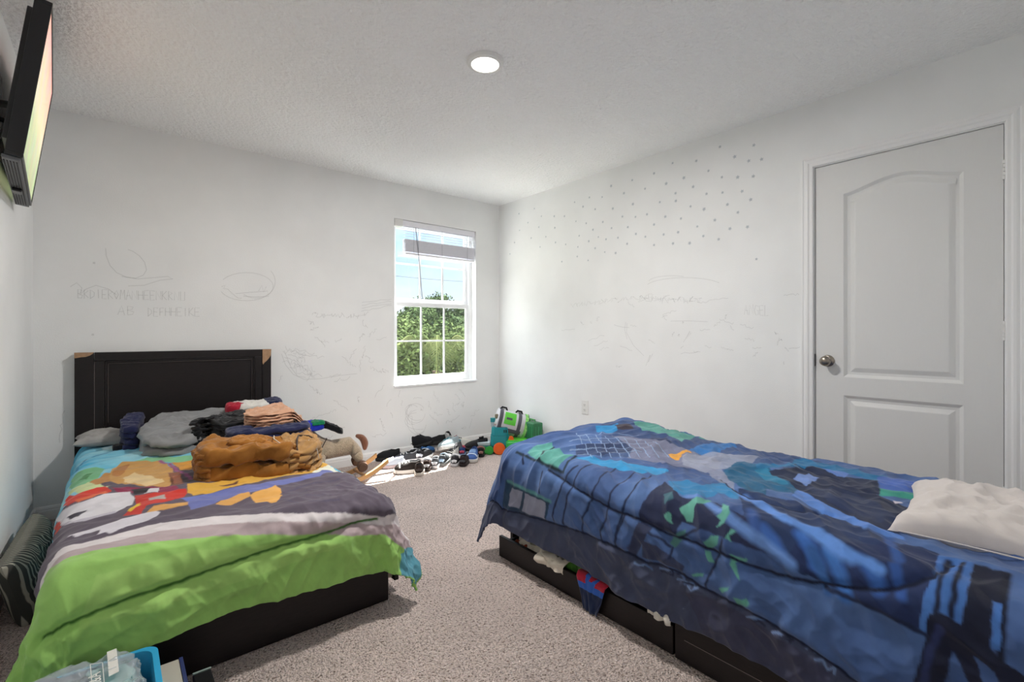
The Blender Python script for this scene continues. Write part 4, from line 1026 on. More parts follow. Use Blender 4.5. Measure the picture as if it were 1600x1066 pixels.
# ------------------------------------------------------------ soft things
def zL(x, y):
    return float(drape(np.array([x]), np.array([y]), cfgL)[0, 2])
def zR(x, y):
    return float(drape(np.array([x]), np.array([y]), cfgR)[0, 2])
def catmull(pts, n=84):
    pts = np.array(pts, float); m = len(pts); out = []
    for k in range(n):
        t = k / n * m; i = int(t); f = t - i
        p0, p1, p2, p3 = pts[(i - 1) % m], pts[i % m], pts[(i + 1) % m], pts[(i + 2) % m]
        out.append(.5 * ((2 * p1) + (-p0 + p2) * f + (2 * p0 - 5 * p1 + 4 * p2 - p3) * f * f + (-p0 + 3 * p1 - 3 * p2 + p3) * f ** 3))
    return np.array(out)
def soft(name, pts, base, h, m, seed=1, wr=.006, ws=14, pw=9, layers=1, parent=None, tilt=(0, 0), ex=.4, stretch=(1, 1), sub=(0, 0, 0), ang=0, cre=1.0):
    """a folded or crumpled soft thing: closed outline, rounded edge, wrinkles, optional stacked folds"""
    E_ = catmull(pts); c = E_.mean(0); n = len(E_)
    rs = np.concatenate([np.linspace(0, .8, 16), 1 - .2 * np.cos(np.linspace(0.15, np.pi / 2, 12)) ** 1.0])
    V = []; Fq = []
    for L in range(layers):
        rnd = random.Random(seed * 31 + L)
        off = np.array([rnd.uniform(-.006, .006), rnd.uniform(-.006, .006)]) if layers > 1 else np.zeros(2)
        hl = h / layers
        pos = c + off + rs[:, None, None] * (E_ - c)[None]
        x, y = pos[..., 0], pos[..., 1]
        prof = np.clip(1 - rs[:, None] ** pw, 0, 1) ** ex * np.ones_like(x)
        if callable(base): b = np.vectorize(base)(x, y)
        else: b = np.full(x.shape, float(base))
        hh = hl * (1 + tilt[0] * (x - c[0]) + tilt[1] * (y - c[1]))
        sx, sy = x * stretch[0], y * stretch[1]
        w_ = wr * (fbm(sx * ws, sy * ws, seed, 3) + .9 * ridge(sx * ws * .7 + sy * 3, sy * ws * .5, seed + 5) + .5 * ridge(sx * ws * 1.7, sy * ws * 1.3 + sx * 4, seed + 9))
        th = np.maximum(hh, .004)
        zb = b + L * hh
        mid = .35
        z = zb + mid * th + prof * ((1 - mid) * th + w_)
        # sideways wrinkles on the edge
        rad = (pos - c); ln = np.linalg.norm(rad, axis=-1, keepdims=True) + 1e-9
        pos2 = pos + rad / ln * ((rs[:, None, None] ** 6) * (.6 * wr * fbm(sx * ws * 1.4 + L * 3, sy * ws * 1.4, seed + 40 + L, 2))[..., None])
        top = np.stack([pos2[..., 0], pos2[..., 1], z], -1)
        zbot = zb + mid * th * (1 - np.clip(1 - rs[:, None] ** pw, 0, 1) ** ex) * np.ones_like(x)
        bot = np.stack([pos2[..., 0], pos2[..., 1], np.minimum(zbot, z - .0008)], -1)[::-1][1:]
        allr = np.concatenate([top, bot], 0); nr = len(allr)
        o0 = len(V)
        V += [tuple(v) for v in allr.reshape(-1, 3)]
        idx = np.arange(nr * n).reshape(nr, n) + o0
        nx = np.roll(idx, -1, axis=1)
        Fq += np.stack([idx[:-1], nx[:-1], nx[1:], idx[1:]], -1).reshape(-1, 4)[:, ::-1].tolist()
    V = np.array(V) - np.array(sub)
    o = mesh_np(name, V, Fq, m, parent, True)
    me = o.data; nv_ = len(me.vertices)
    N = np.empty(nv_ * 3, np.float32); me.vertices.foreach_get('normal', N); N = N.reshape(-1, 3)
    ca_, sa_ = math.cos(R(ang)), math.sin(R(ang))
    gx = V[:, 0] * ca_ + V[:, 1] * sa_; gy = -V[:, 0] * sa_ + V[:, 1] * ca_ + V[:, 2] * 1.3
    d_ = ridge(gx * ws * .35, gy * ws * 1.1, seed + 71) ** 2 + .6 * ridge(gx * ws * .8 + 3, gy * ws * 2.0, seed + 72) ** 2 + .5 * pn(gx * ws * .8, gy * ws, seed + 73)
    V2 = V + N * (wr * cre * (d_ - .7))[:, None]
    me.vertices.foreach_set('co', V2.astype(np.float32).ravel()); me.update()
    return o
def tubes(name, m, parent, paths, r, n=8):
    bm = bmesh.new()
    for p in paths: tube(bm, p, r, n)
    return obj(name, bm, m, parent, True)
fab = lambda n, c, **k: mat(n, c, k.pop('rough', .9), bump=k.pop('bump', .3), bscale=k.pop('bscale', 220), sheen=.2, spec=.2, **k)
M_grey = fab('grey_fleece', '8b8c8e', var=.15, vscale=14); M_navy = fab('navy_cloth', '20244a'); M_blk = fab('black_cloth', '121217')
M_brown = fab('brown_canvas', 'a8702f', var=.28, vscale=9, col2='86561f'); M_khaki = fab('khaki_canvas', 'b58a55', var=.2, vscale=9)
M_dkhaki = fab('brown_canvas_shade', '8c5c26'); M_white = fab('white_cloth', 'd8d5d0'); M_peach = fab('peach_cloth', 'c79a7e'); M_red = fab('red_cloth', 'a81c34')
M_jean = fab('dark_denim', '20264a', bscale=400); M_cord2 = mat('dark_cord', '3a2a22', .7); M_cream = fab('cream_cloth', 'cfc6b8')
pz = lambda l: [onz(a, b, z) for a, b, z in l]
# pillow at the head of the printed bed
def pillow(name, m, W, L, Hh, seed, parent=None, pin=.16, wr=.008):
    nu = 64; u = np.linspace(-1, 1, nu); U, Vv = np.meshgrid(u, u, indexing='ij')
    k = 1 - pin * (U ** 2) * (1 - Vv ** 2) * 0 
    ex = U * (1 - pin * .5 * (1 - U ** 2) * 0 - pin * (1 - np.abs(Vv) ** 2.5) * 0)
    # edges pulled inward between the corners
    px_ = U * (1 - pin * .5 * (1 - Vv ** 2) * np.abs(U) ** 3); py_ = Vv * (1 - pin * .5 * (1 - U ** 2) * np.abs(Vv) ** 3)
    t = np.clip((1 - U ** 4) * (1 - Vv ** 4), 0, 1) ** .42
    x = px_ * W / 2; y = py_ * L / 2
    w_ = wr * (fbm(x * 7, y * 7, seed, 3) + ridge(x * 9 + y * 5, y * 6, seed + 3) + .8 * ridge(x * 16 - y * 6, y * 13, seed + 6) ** 2) * t
    zt = Hh * .5 * t + w_; zb = -Hh * .5 * t * .8
    V = np.concatenate([np.stack([x, y, zt], -1).reshape(-1, 3), np.stack([x, y, zb], -1).reshape(-1, 3)])
    Fq = grid_faces(nu, nu); F2 = Fq[:, ::-1] + nu * nu
    o = mesh_np(name, V, np.concatenate([Fq, F2]).tolist(), m, parent)
    return o
M_pilw = fab('pillow_cotton', 'd2cbc8', bump=.15, bscale=90)
pg = pillow('pillow', fab('pillow_grey', 'aaa8a6', var=.2, vscale=20), .55, .24, .085, 4); pg.location = (.10, 3.745, .478)
tag(pg, 'pale grey pillow poking out at the head of the printed bed', 'pillow')
# white pillow on the blue bed
wp = thing('pillow', 'cream pillow lying on the blue comforter by the door side', 'pillow', (1.955, .125, .556), R(9))
w1 = pillow('pillow_case', M_pilw, .47, .52, .115, 8, wp, pin=.20, wr=.014)
tubes('piping', M_pilw, wp, [[(-.232 + .25 * abs(y) ** 2.2 * 0, y, .004 * math.sin(y * 9)) for y in np.linspace(-.235, .235, 25)]], .0022)
wp.rotation_euler = (R(-1), R(-3), R(4))
# folded clothes on the printed bed
g = soft('sweatshirt', pz([(222, 712, .455), (262, 714, .455), (305, 708, .455)]) + [(.50, 3.22), (.66, 3.45), (.70, 3.66), (.45, 3.70), (.22, 3.68), (.125, 3.45)], lambda x, y: .445, .135, M_grey, 12, .009, 10, layers=2, tilt=(0, .9), cre=1.3, ang=15)
tag(g, 'grey folded sweatshirt at the head of the printed bed, in front of the headboard', 'clothing')
n1 = thing('trousers', 'navy folded trousers leaning against the left side of the grey sweatshirt', 'clothing', (.08, 3.55, .45))
soft('folded_leg', [(.045, 3.42), (.105, 3.40), (.118, 3.5), (.15, 3.68), (.10, 3.72), (.05, 3.65), (.03, 3.52)], .445, .16, M_navy, 14, .006, 14, layers=4, parent=n1, tilt=(0, 1.0), sub=(.08, 3.55, .45))
soft('waistband', [(.0, 3.44), (.045, 3.43), (.05, 3.48), (.01, 3.50)], .447, .035, M_blk, 15, .003, 20, parent=n1, sub=(.08, 3.55, .45))
b1 = soft('shirt', pz([(297, 692, .50), (322, 688, .50)]) + [(.50, 2.95), (.80, 3.02), (.78, 3.25), (.62, 3.42), (.45, 3.30), (.36, 3.12)], .455, .165, M_blk, 17, .008, 14, layers=6, cre=1.3)
tag(b1, 'black folded shirt stacked behind the brown cargo trousers', 'clothing')
b2 = soft('sock', [(.36, 3.0), (.42, 2.96), (.46, 3.0), (.44, 3.08), (.38, 3.09)], .455, .075, fab('charcoal_knit', '34363a', var=.6, vscale=60), 18, .006, 22)
tag(b2, 'charcoal patterned sock beside the grey sweatshirt', 'clothing')
r1 = thing('polo_shirt', 'white polo shirt with a red collar, on top of the black shirt near the headboard', 'clothing', (.66, 3.5, .6))
soft('shirt_body', [(.60, 3.44), (.70, 3.40), (.80, 3.46), (.80, 3.60), (.68, 3.66), (.58, 3.58)], .575, .075, M_white, 19, .006, 16, layers=2, parent=r1, sub=(.66, 3.5, .6))
soft('collar', [(.545, 3.45), (.60, 3.41), (.66, 3.47), (.63, 3.56), (.56, 3.54)], .60, .055, M_red, 20, .005, 20, parent=r1, sub=(.66, 3.5, .6))
d1_ = soft('jacket', [(.80, 3.46), (.86, 3.44), (.90, 3.55), (.88, 3.68), (.80, 3.68), (.78, 3.56)], .44, .215, M_jean, 22, .006, 16, layers=3)
tag(d1_, 'dark blue folded jacket standing beside the white polo shirt by the right headboard post', 'clothing')
p1_ = soft('shirt', [(.62, 2.78), (.84, 2.86), (.93, 3.0), (.90, 3.22), (.76, 3.14), (.60, 3.0), (.54, 2.88)], lambda x, y: .60 - 1.1 * max(0, x - .78), .075, M_peach, 24, .007, 16, layers=5, cre=1.3, ang=40)
tag(p1_, 'peach and white folded shirt on top of the dark jeans', 'clothing')
j1 = soft('jeans', [(.46, 2.74), (.62, 2.70), (.80, 2.72), (.86, 2.84), (.80, 3.00), (.62, 2.96), (.46, 2.92)], .455, .152, M_jean, 26, .006, 16, layers=5)
tag(j1, 'dark denim jeans folded behind the brown cargo trousers', 'clothing')
k1 = thing('trousers', 'light khaki folded trousers with a dark drawstring, right of the brown ones', 'clothing', (.7, 2.55, .45))
ko = (.7, 2.55, .45)
soft('folded_leg', [(.62, 2.335), (.735, 2.36), (.80, 2.45), (.835, 2.58), (.82, 2.70), (.70, 2.745), (.55, 2.735), (.52, 2.60), (.56, 2.45)], .44, .125, M_khaki, 28, .009, 14, layers=4, cre=1.4, ang=70, parent=k1, sub=ko)
sb = lambda L, o: [tuple(np.array(p) - np.array(o)) for p in L]
tubes('drawstring', M_cord2, k1, [sb([(.735, 2.60, .578), (.70, 2.50, .580), (.67, 2.40, .568), (.665, 2.352, .52)], ko), sb([(.735, 2.60, .578), (.78, 2.58, .572), (.815, 2.50, .545)], ko)], .0045)
tubes('seam', M_cream, k1, [sb([(.74, 2.45, .578), (.745, 2.40, .567), (.755, 2.372, .545), (.765, 2.378, .50)], ko)], .002)
c1 = thing('cargo_trousers', 'brown canvas cargo trousers folded on the printed bed, nearest of the clothes', 'clothing', (.48, 2.52, .45))
co = (.48, 2.52, .45)
soft('folded_leg', [(.285, 2.43), (.37, 2.395), (.50, 2.36), (.62, 2.335), (.655, 2.40), (.65, 2.52), (.56, 2.64), (.44, 2.72), (.34, 2.71), (.285, 2.58)], .447, .150, M_brown, 30, .012, 8.5, layers=2, parent=c1, tilt=(-.35, 0), sub=co, pw=12, ang=24, cre=1.2, ex=.33)
soft('pocket', [(.40, 2.50), (.50, 2.44), (.56, 2.47), (.55, 2.55), (.44, 2.60)], .590, .022, M_brown, 32, .005, 20, parent=c1, sub=co, ang=28)
soft('turned_up_hem', [(.278, 2.435), (.315, 2.405), (.335, 2.44), (.34, 2.56), (.30, 2.60), (.272, 2.52)], .449, .135, M_dkhaki, 33, .006, 24, layers=5, parent=c1, sub=co)
tubes('waist_edge', M_cream, c1, [sb([(.60, 2.52, .607), (.585, 2.46, .605), (.60, 2.40, .590), (.635, 2.362, .565)], co)], .0025)
for (x, y, z) in ((.645, 2.372, .575), (.655, 2.345, .535), (.675, 2.338, .49), (.705, 2.352, .475)):
    bm = bmesh.new(); cyl(bm, (x - co[0] - .028, y - co[1] + .012, z - co[2] + .003), (x - co[0] + .012, y - co[1] - .010, z - co[2] - .003), .013, .011, 14, cap=False)
    cyl(bm, (x - co[0] - .025, y - co[1] + .010, z - co[2] + .003), (x - co[0] + .008, y - co[1] - .008, z - co[2] - .003), .009, .008, 14)
    obj('belt_loop', bm, M_dkhaki, c1, True)

# ------------------------------------------------------------ rocking horse
M_plush = mat('tan_plush', 'cdb79c', 1.0, bump=.9, bscale=160, sheen=.5, var=.22, vscale=70, bdist=.01, spec=.05)
M_tail = mat('brown_plush', '8a5a44', 1.0, bump=1.0, bscale=120, sheen=.4, bdist=.01); M_hoof = mat('hoof_felt', '6b5040', .9, bump=.3, bscale=150)
M_pine = mat('pale_pine', 'd3a26a', .5, bump=.15, bscale=30, stretch=(1, 12, 12), var=.15, vscale=20)
ho = (1.25, 3.50, 0)
rh = thing('rocking_horse', 'tan plush rocking horse on pale wooden rockers between the printed bed and the wall', 'toy', ho)
def skin(name, m, parent, verts, edges, rad, sub=2):
    me = bpy.data.meshes.new(name); me.from_pydata([tuple(np.array(v) - np.array(ho)) for v in verts], edges, [])
    me.materials.append(m)
    o = bpy.data.objects.new(name, me); C.objects.link(o); o.parent = parent
    md = o.modifiers.new('s', 'SKIN'); md.use_smooth_shade = True
    for i, sv in enumerate(me.skin_vertices[0].data):
        r_ = rad[i]; sv.radius = (r_, r_) if not isinstance(r_, tuple) else r_; sv.use_root = (i == 0)
    o.modifiers.new('d', 'SUBSURF').levels = sub
    return bake(o)
vv = [(1.30, 3.52, .262), (1.37, 3.515, .272), (1.22, 3.525, .262), (1.13, 3.53, .285), (1.09, 3.53, .345), (1.07, 3.53, .395), (1.00, 3.52, .385), (.95, 3.515, .355),
      (1.385, 3.455, .215), (1.405, 3.425, .155), (1.405, 3.575, .215), (1.44, 3.60, .15), (1.12, 3.46, .20), (1.09, 3.43, .13), (1.12, 3.59, .20), (1.08, 3.61, .13)]
ee = [(0, 1), (0, 2), (2, 3), (3, 4), (4, 5), (5, 6), (6, 7), (1, 8), (8, 9), (1, 10), (10, 11), (3, 12), (12, 13), (3, 14), (14, 15)]
rad = [.070, .078, .070, .068, .052, .048, .042, .030, .042, .030, .042, .030, .040, .028, .040, .028]
skin('plush_body', M_plush, rh, vv, ee, rad)
for i, (x, y, z) in enumerate(((1.415, 3.41, .125), (1.45, 3.61, .12), (1.085, 3.42, .11), (1.075, 3.62, .11))):
    bm = bmesh.new(); cyl(bm, (x - ho[0], y - ho[1] + .03, z + .01), (x - ho[0] - .012, y - ho[1] - .028, z - .003), .036, .036, 24)
    bmesh.ops.bevel(bm, geom=[e for e in bm.edges if len(e.link_faces) == 2 and any(len(f.verts) > 4 for f in e.link_faces)], offset=.008, segments=3, affect='EDGES')
    obj('hoof', bm, M_hoof, rh, True)
skin('tail', M_tail, rh, [(1.405, 3.53, .335), (1.455, 3.525, .318), (1.478, 3.52, .27), (1.472, 3.52, .215)], [(0, 1), (1, 2), (2, 3)], [.012, .028, .032, .012])
tubes('bridle', M_cord2, rh, [sb([(1.05, 3.48, .40), (1.10, 3.47, .31), (1.12, 3.46, .27)], ho), sb([(1.12, 3.46, .27), (1.17, 3.46, .36)], ho)], .003)
for y in (3.41, 3.62):
    bm = bmesh.new(); pr = []
    for k in range(17):
        x = .93 + (1.61 - .93) * k / 16; z = .006 + .115 * ((x - 1.27) / .34) ** 2
        pr.append((x - ho[0], z))
    A_ = [[bm.verts.new((a, y - ho[1] + s, z_ + e)) for a, z_ in pr] for s in (-.011, .011) for e in (0, .030)]
    for k in range(16):
        bm.faces.new((A_[0][k], A_[0][k + 1], A_[1][k + 1], A_[1][k])); bm.faces.new((A_[2][k], A_[2][k + 1], A_[3][k + 1], A_[3][k]))
        bm.faces.new((A_[0][k], A_[0][k + 1], A_[2][k + 1], A_[2][k])); bm.faces.new((A_[1][k], A_[1][k + 1], A_[3][k + 1], A_[3][k]))
    for k in (0, 16): bm.faces.new([A_[i][k] for i in (0, 1, 3, 2)])
    obj('rocker', bm, M_pine, rh)
for x in (1.09, 1.43):
    bm = bmesh.new(); cyl(bm, (x - ho[0], 3.41 - ho[1], .055), (x - ho[0], 3.62 - ho[1], .055), .012); obj('crossbar', bm, M_pine, rh, True)
sc_ = thing('printed_cloth', 'blue cloth with white dots, green patch and black end draped over the rocking horse head', 'clothing', (1.1, 3.48, .43))
so_ = (1.1, 3.48, .43)
soft('dotted_part', [(.965, 3.44), (1.02, 3.42), (1.10, 3.43), (1.15, 3.45), (1.15, 3.56), (1.05, 3.59), (.96, 3.55)], lambda x, y: .425 - 1.2 * max(0, 1.03 - x), .055, fab('blue_print', '1c2fb0'), 44, .005, 18, parent=sc_, sub=so_)
soft('green_part', [(1.06, 3.43), (1.11, 3.425), (1.15, 3.44), (1.15, 3.52), (1.08, 3.52)], .462, .026, fab('green_print', '127a50'), 45, .003, 24, parent=sc_, sub=so_)
soft('black_part', [(1.14, 3.44), (1.22, 3.42), (1.275, 3.43), (1.28, 3.52), (1.20, 3.57), (1.14, 3.56)], lambda x, y: .43 - .5 * max(0, x - 1.16), .045, M_blk, 46, .005, 18, parent=sc_, sub=so_)
bm = bmesh.new()
for (x, y, z) in ((1.0, 3.418, .445), (1.035, 3.415, .462), (1.0, 3.42, .425), (.985, 3.43, .44), (1.04, 3.412, .44)):
    bmesh.ops.create_icosphere(bm, subdivisions=2, radius=.0075, matrix=Matrix.Translation((x - so_[0], y - so_[1], z - so_[2])))
dots = obj('white_dot', bm, M_white, sc_, True); dots['kind'] = 'stuff'

# ------------------------------------------------------------ floor cushion
cu = thing('cushion', 'dark grey cushion with pale stripes wedged between the printed bed and the left wall', 'cushion', (-.268, 2.86, .125))
M_str = bpy.data.materials.new('striped_cloth'); M_str.use_nodes = True
_n = M_str.node_tree.nodes; _l = M_str.node_tree.links; _p = _n['Principled BSDF']; _p.inputs['Roughness'].default_value = .9
_t = _n.new('ShaderNodeTexCoord'); _w = _n.new('ShaderNodeTexWave'); _w.bands_direction = 'Y'; _w.inputs['Scale'].default_value = 16; _w.inputs['Distortion'].default_value = 1.2; _w.inputs['Detail Scale'].default_value = .6
_l.new(_t.outputs['Object'], _w.inputs['Vector']); _r = _n.new('ShaderNodeValToRGB'); _l.new(_w.outputs['Fac'], _r.inputs[0])
_r.color_ramp.elements[0].position = .62; _r.color_ramp.elements[0].color = (*lin('43443f'), 1); _r.color_ramp.elements[1].position = .8; _r.color_ramp.elements[1].color = (*lin('a8a596'), 1)
_l.new(_r.outputs[0], _p.inputs['Base Color'])
cp = pillow('cushion_cover', M_str, .26, .62, .13, 50, cu, pin=.1)
cp.rotation_euler = (R(4), R(78), R(0)); cp.rotation_euler = (R(6), R(76), R(3))

# ------------------------------------------------------------ things at the foot of the printed bed
M_clear = bpy.data.materials.new('clear_bag'); M_clear.use_nodes = True; _p = M_clear.node_tree.nodes['Principled BSDF']
_p.inputs['Base Color'].default_value = (.60, .66, .70, 1); _p.inputs['Alpha'].default_value = .42; _p.inputs['Roughness'].default_value = .18
M_bin = mat('blue_plastic', '2f9fd0', .35); M_teal2 = fab('teal_print', '3f9a9c', var=.5, vscale=18, col2='a0c8c4')
tb = thing('storage_tray', 'bright blue plastic tray on the carpet at the foot of the printed bed', 'tray', (-.04, 1.63, 0))
bm = bmesh.new()
def rrect(x0, x1, y0, y1, r, n=6):
    out = []
    for cx_, cy_, a0 in ((x1 - r, y1 - r, 0), (x0 + r, y1 - r, 90), (x0 + r, y0 + r, 180), (x1 - r, y0 + r, 270)):
        out += [(cx_ + r * math.cos(R(a0 + 90 * k / n)), cy_ + r * math.sin(R(a0 + 90 * k / n))) for k in range(n + 1)]
    return out
prof = [(0, .002, .0), (0.0, .17, -.012), (-.008, .19, -.012), (-.010, .196, 0), (.002, .196, .006), (.004, .19, .006), (.010, .008, .012)]
rows = []
for ins, z, _d in ((.012, .002, 0), (.0, .188, 0), (-.010, .190, 0), (-.010, .196, 0), (.004, .196, 0), (.016, .008, 0)):
    rows.append([bm.verts.new((a, b, z)) for a, b in rrect(-.15 + ins, .13 - ins, -.20 + ins, .10 - ins, .035)])
for A_, B_ in zip(rows, rows[1:]):
    for k in range(len(A_)): bm.faces.new((A_[k], A_[(k + 1) % len(A_)], B_[(k + 1) % len(A_)], B_[k]))
bm.faces.new(rows[0]); bm.faces.new(rows[-1])
obj('tray_shell', bm, M_bin, tb, True)
cb = thing('plastic_bag', 'clear plastic bag of teal cloth with white lettering, lying in the blue tray', 'bag', (-.06, 1.62, .2))
cbo = (-.06, 1.62, .2)
soft('bag_contents', [(-.17, 1.47), (.02, 1.46), (.05, 1.55), (.04, 1.68), (-.05, 1.70), (-.17, 1.69)], .12, .085, M_teal2, 61, .008, 14, parent=cb, sub=cbo)
soft('bag_contents', [(-.17, 1.58), (-.06, 1.60), (-.05, 1.70), (-.16, 1.71)], .165, .045, fab('grey_print', '6a6a7c', var=.4, vscale=30), 62, .006, 20, parent=cb, sub=cbo)
soft('bag_film', [(-.185, 1.44), (.03, 1.44), (.065, 1.55), (.050, 1.70), (-.04, 1.735), (-.18, 1.71)], .118, .106, M_clear, 63, .010, 12, parent=cb, sub=cbo)
def flat_patch(name, m, pts, parent, o, z):
    bm = bmesh.new(); vs = [bm.verts.new((a - o[0], b - o[1], z - o[2])) for a, b in pts]; f = bm.faces.new(vs)
    r_ = bmesh.ops.extrude_face_region(bm, geom=[f]); bmesh.ops.translate(bm, vec=(0, 0, .0015), verts=[v for v in r_['geom'] if isinstance(v, bmesh.types.BMVert)])
    return obj(name, bm, m, parent)
flat_patch('white_label', M_white, [onz(167, 1020, .236), onz(182, 1014, .236), onz(186, 1050, .236), onz(170, 1058, .236)], cb, cbo, .236)
q = [onz(141, 1041, .236), onz(160, 1038, .236), onz(163, 1072, .236), onz(144, 1076, .236)]
bm = bmesh.new()
for i in range(4): tube(bm, [(q[i][0] - cbo[0], q[i][1] - cbo[1], .040), (q[(i + 1) % 4][0] - cbo[0], q[(i + 1) % 4][1] - cbo[1], .040)], .0009, 6)
obj('print_frame', bm, M_white, cb)
tcv = bpy.data.curves.new('print', 'FONT'); tcv.body = 'H&A'; tcv.size = .034; tcv.extrude = .0004; tcv.align_x = 'LEFT'
to = bpy.data.objects.new('tmp_text', tcv); C.objects.link(to)
dg = bpy.context.evaluated_depsgraph_get(); dg.update(); tme = bpy.data.meshes.new_from_object(to.evaluated_get(dg)); bpy.data.objects.remove(to)
tme.materials.clear(); tme.materials.append(M_white)
tx = bpy.data.objects.new('bag_lettering', tme); C.objects.link(tx); tx.parent = cb
e_ = Vector(onz(148, 1040, .237)) - Vector(onz(151, 1074, .237))
b_ = Vector(onz(159, 1073, .237)); tx.location = (b_.x - cbo[0], b_.y - cbo[1], .039); tx.rotation_euler = (0, 0, math.atan2(e_.y, e_.x))
bk = thing('box', 'narrow cream box with a dark blue edge standing beside the blue tray', 'box', (.135, 1.64, 0))
bm = bmesh.new(); box(bm, -.040, .018, -.14, .115, .002, .120, bev=.002); obj('box_body', bm, mat('cream_card', 'b9b2a6', .6), bk)
bm = bmesh.new(); box(bm, .0185, .028, -.14, .115, .002, .123, bev=.001); obj('dark_blue_edge', bm, mat('navy_card', '2c3768', .5), bk)
tr_ = thing('toy_tray', 'small black tray at the foot of the printed bed next to the cream box', 'tray', (.205, 1.66, 0))
bm = bmesh.new(); box(bm, -.020, .028, -.1, .07, .002, .070, bev=.004); obj('tray_body', bm, mat('black_plastic', '151518', .4), tr_)
bm = bmesh.new(); box(bm, -.020, .028, .064, .071, .0705, .075, bev=.001); obj('tray_rim', bm, mat('grey_rim', '8a9a94', .4), tr_)

# ------------------------------------------------------------ shoes
def shoe(label, px, py, head, L, up, sole, lace=None, lining='1a1a1e', z0=0.002, tilt=0, high=.42, strap=None, group=None, roll=0):
    x, y = onz(px, py, z0)
    L = L * 1.25
    t = thing('shoe', label, 'shoe', (x, y, z0), R(head), group or 'shoes lying along the window wall')
    nt_, nk = 40, 25
    T_ = np.linspace(0, 1, nt_); K_ = np.linspace(0, 1, nk)
    W = .42 * L
    w_ = W / 2 * (np.clip(1 - ((T_ - .5) / .5) ** 6, 0, 1) ** .5) * (.74 + .26 * sstep(.15, .7, T_))
    w_ = np.maximum(w_, .006 * L)
    hs = .14 * L
    h = L * np.interp(T_, [0, .02, .08, .2, .38, .5, .7, .88, .97, 1], [.2, high * 1.05, high * 1.18, high * 1.05, high * 1.1, high * .95, .36, .29, .22, .14])
    TT, KK = np.meshgrid(T_, K_, indexing='ij')
    th = np.pi * KK
    cy = np.cos(th); sy_ = np.sin(th)
    Yy = w_[:, None] * np.sign(cy) * np.abs(cy) ** .7
    Zz = hs * .8 + (h[:, None] - hs * .8) * np.abs(sy_) ** .55
    Xx = (TT - .5) * L
    cav = (TT > .07) & (TT < .44) & (np.abs(Yy) < .66 * w_[:, None])
    Zz = np.where(cav, hs * 1.1, Zz)
    V = np.stack([Xx, Yy, Zz], -1).reshape(-1, 3)
    Fq = grid_faces(nt_, nk)
    cf = cav.reshape(-1)[Fq].any(1).astype(int)
    Mu = mat('shoe_' + up, up, .7, bump=.2, bscale=200, spec=.3); Ml = mat('lining_' + lining, lining, .95)
    mesh_np('upper', V, Fq.tolist(), None, t, True, mats=[Mu, Ml], fm=cf)
    # sole
    bm = bmesh.new(); out = [((a - .5) * L * 1.03, b * 1.10 + .002) for a, b in zip(T_, w_)] + [((a - .5) * L * 1.03, -b * 1.10 - .002) for a, b in list(zip(T_, w_))[::-1]]
    rings = []
    for z, s in ((0, .97), (.02 * L, 1.0), (.12 * L, 1.0), (.135 * L, .96)):
        rings.append([bm.verts.new((a * s, b * s, z + .035 * L * max(0, a / L - .25) * 2)) for a, b in out])
    n = len(out)
    for A_, B_ in zip(rings, rings[1:]):
        for k in range(n): bm.faces.new((A_[k], A_[(k + 1) % n], B_[(k + 1) % n], B_[k]))
    bm.faces.new(rings[0]); bm.faces.new(rings[-1])
    obj('sole', bm, mat('sole_' + sole, sole, .6), t, True)
    hh = lambda tt: float(np.interp(tt, T_, h))
    if lace:
        bm = bmesh.new()
        for k in range(4):
            a = .47 + .07 * k; za = hh(a) + .004; ww = float(np.interp(a, T_, w_)) * .62
            pts = [((a - .5) * L + .02 * L * (1 if k % 2 else -1) * s, ww * s, za - .035 * L * abs(s) ** 2) for s in (-1, -.5, 0, .5, 1)]
            tube(bm, pts, .0032, 6)
        obj('laces', bm, mat('lace_' + lace, lace, .8), t, True)
    if strap:
        bm = bmesh.new()
        for a in ((.5, .62) if not lace else (.80,)):
            za = [((a - .5) * L, float(np.interp(a, T_, w_)) * 1.03 * math.cos(q_), hs * .8 + (hh(a) - hs * .8) * abs(math.sin(q_)) ** .55 + .003) for q_ in np.linspace(.25, np.pi - .25, 9)]
            tube(bm, za, .011 if not lace else .007, 6)
        obj('strap', bm, mat('strap_' + strap, strap, .7), t, True)
    # heel patch
    bm = bmesh.new(); tube(bm, [(-.485 * L, yy * float(w_[3]) * .8, .26 * L - .04 * L * abs(yy)) for yy in (-1, -.5, 0, .5, 1)], .012 if L > .15 else .008, 8)
    obj('heel_tab', bm, mat('strap_' + (strap or lace or '3a3a40'), strap or lace or '3a3a40', .7), t, True)
    t.rotation_euler = (R(roll), R(-tilt), R(head))
    if tilt or roll: t.location.z = z0 + .5 * L * abs(math.sin(R(tilt))) + .19 * L * abs(math.sin(R(roll)))
    return t
K = 'd9dade'; B0 = '15161a'
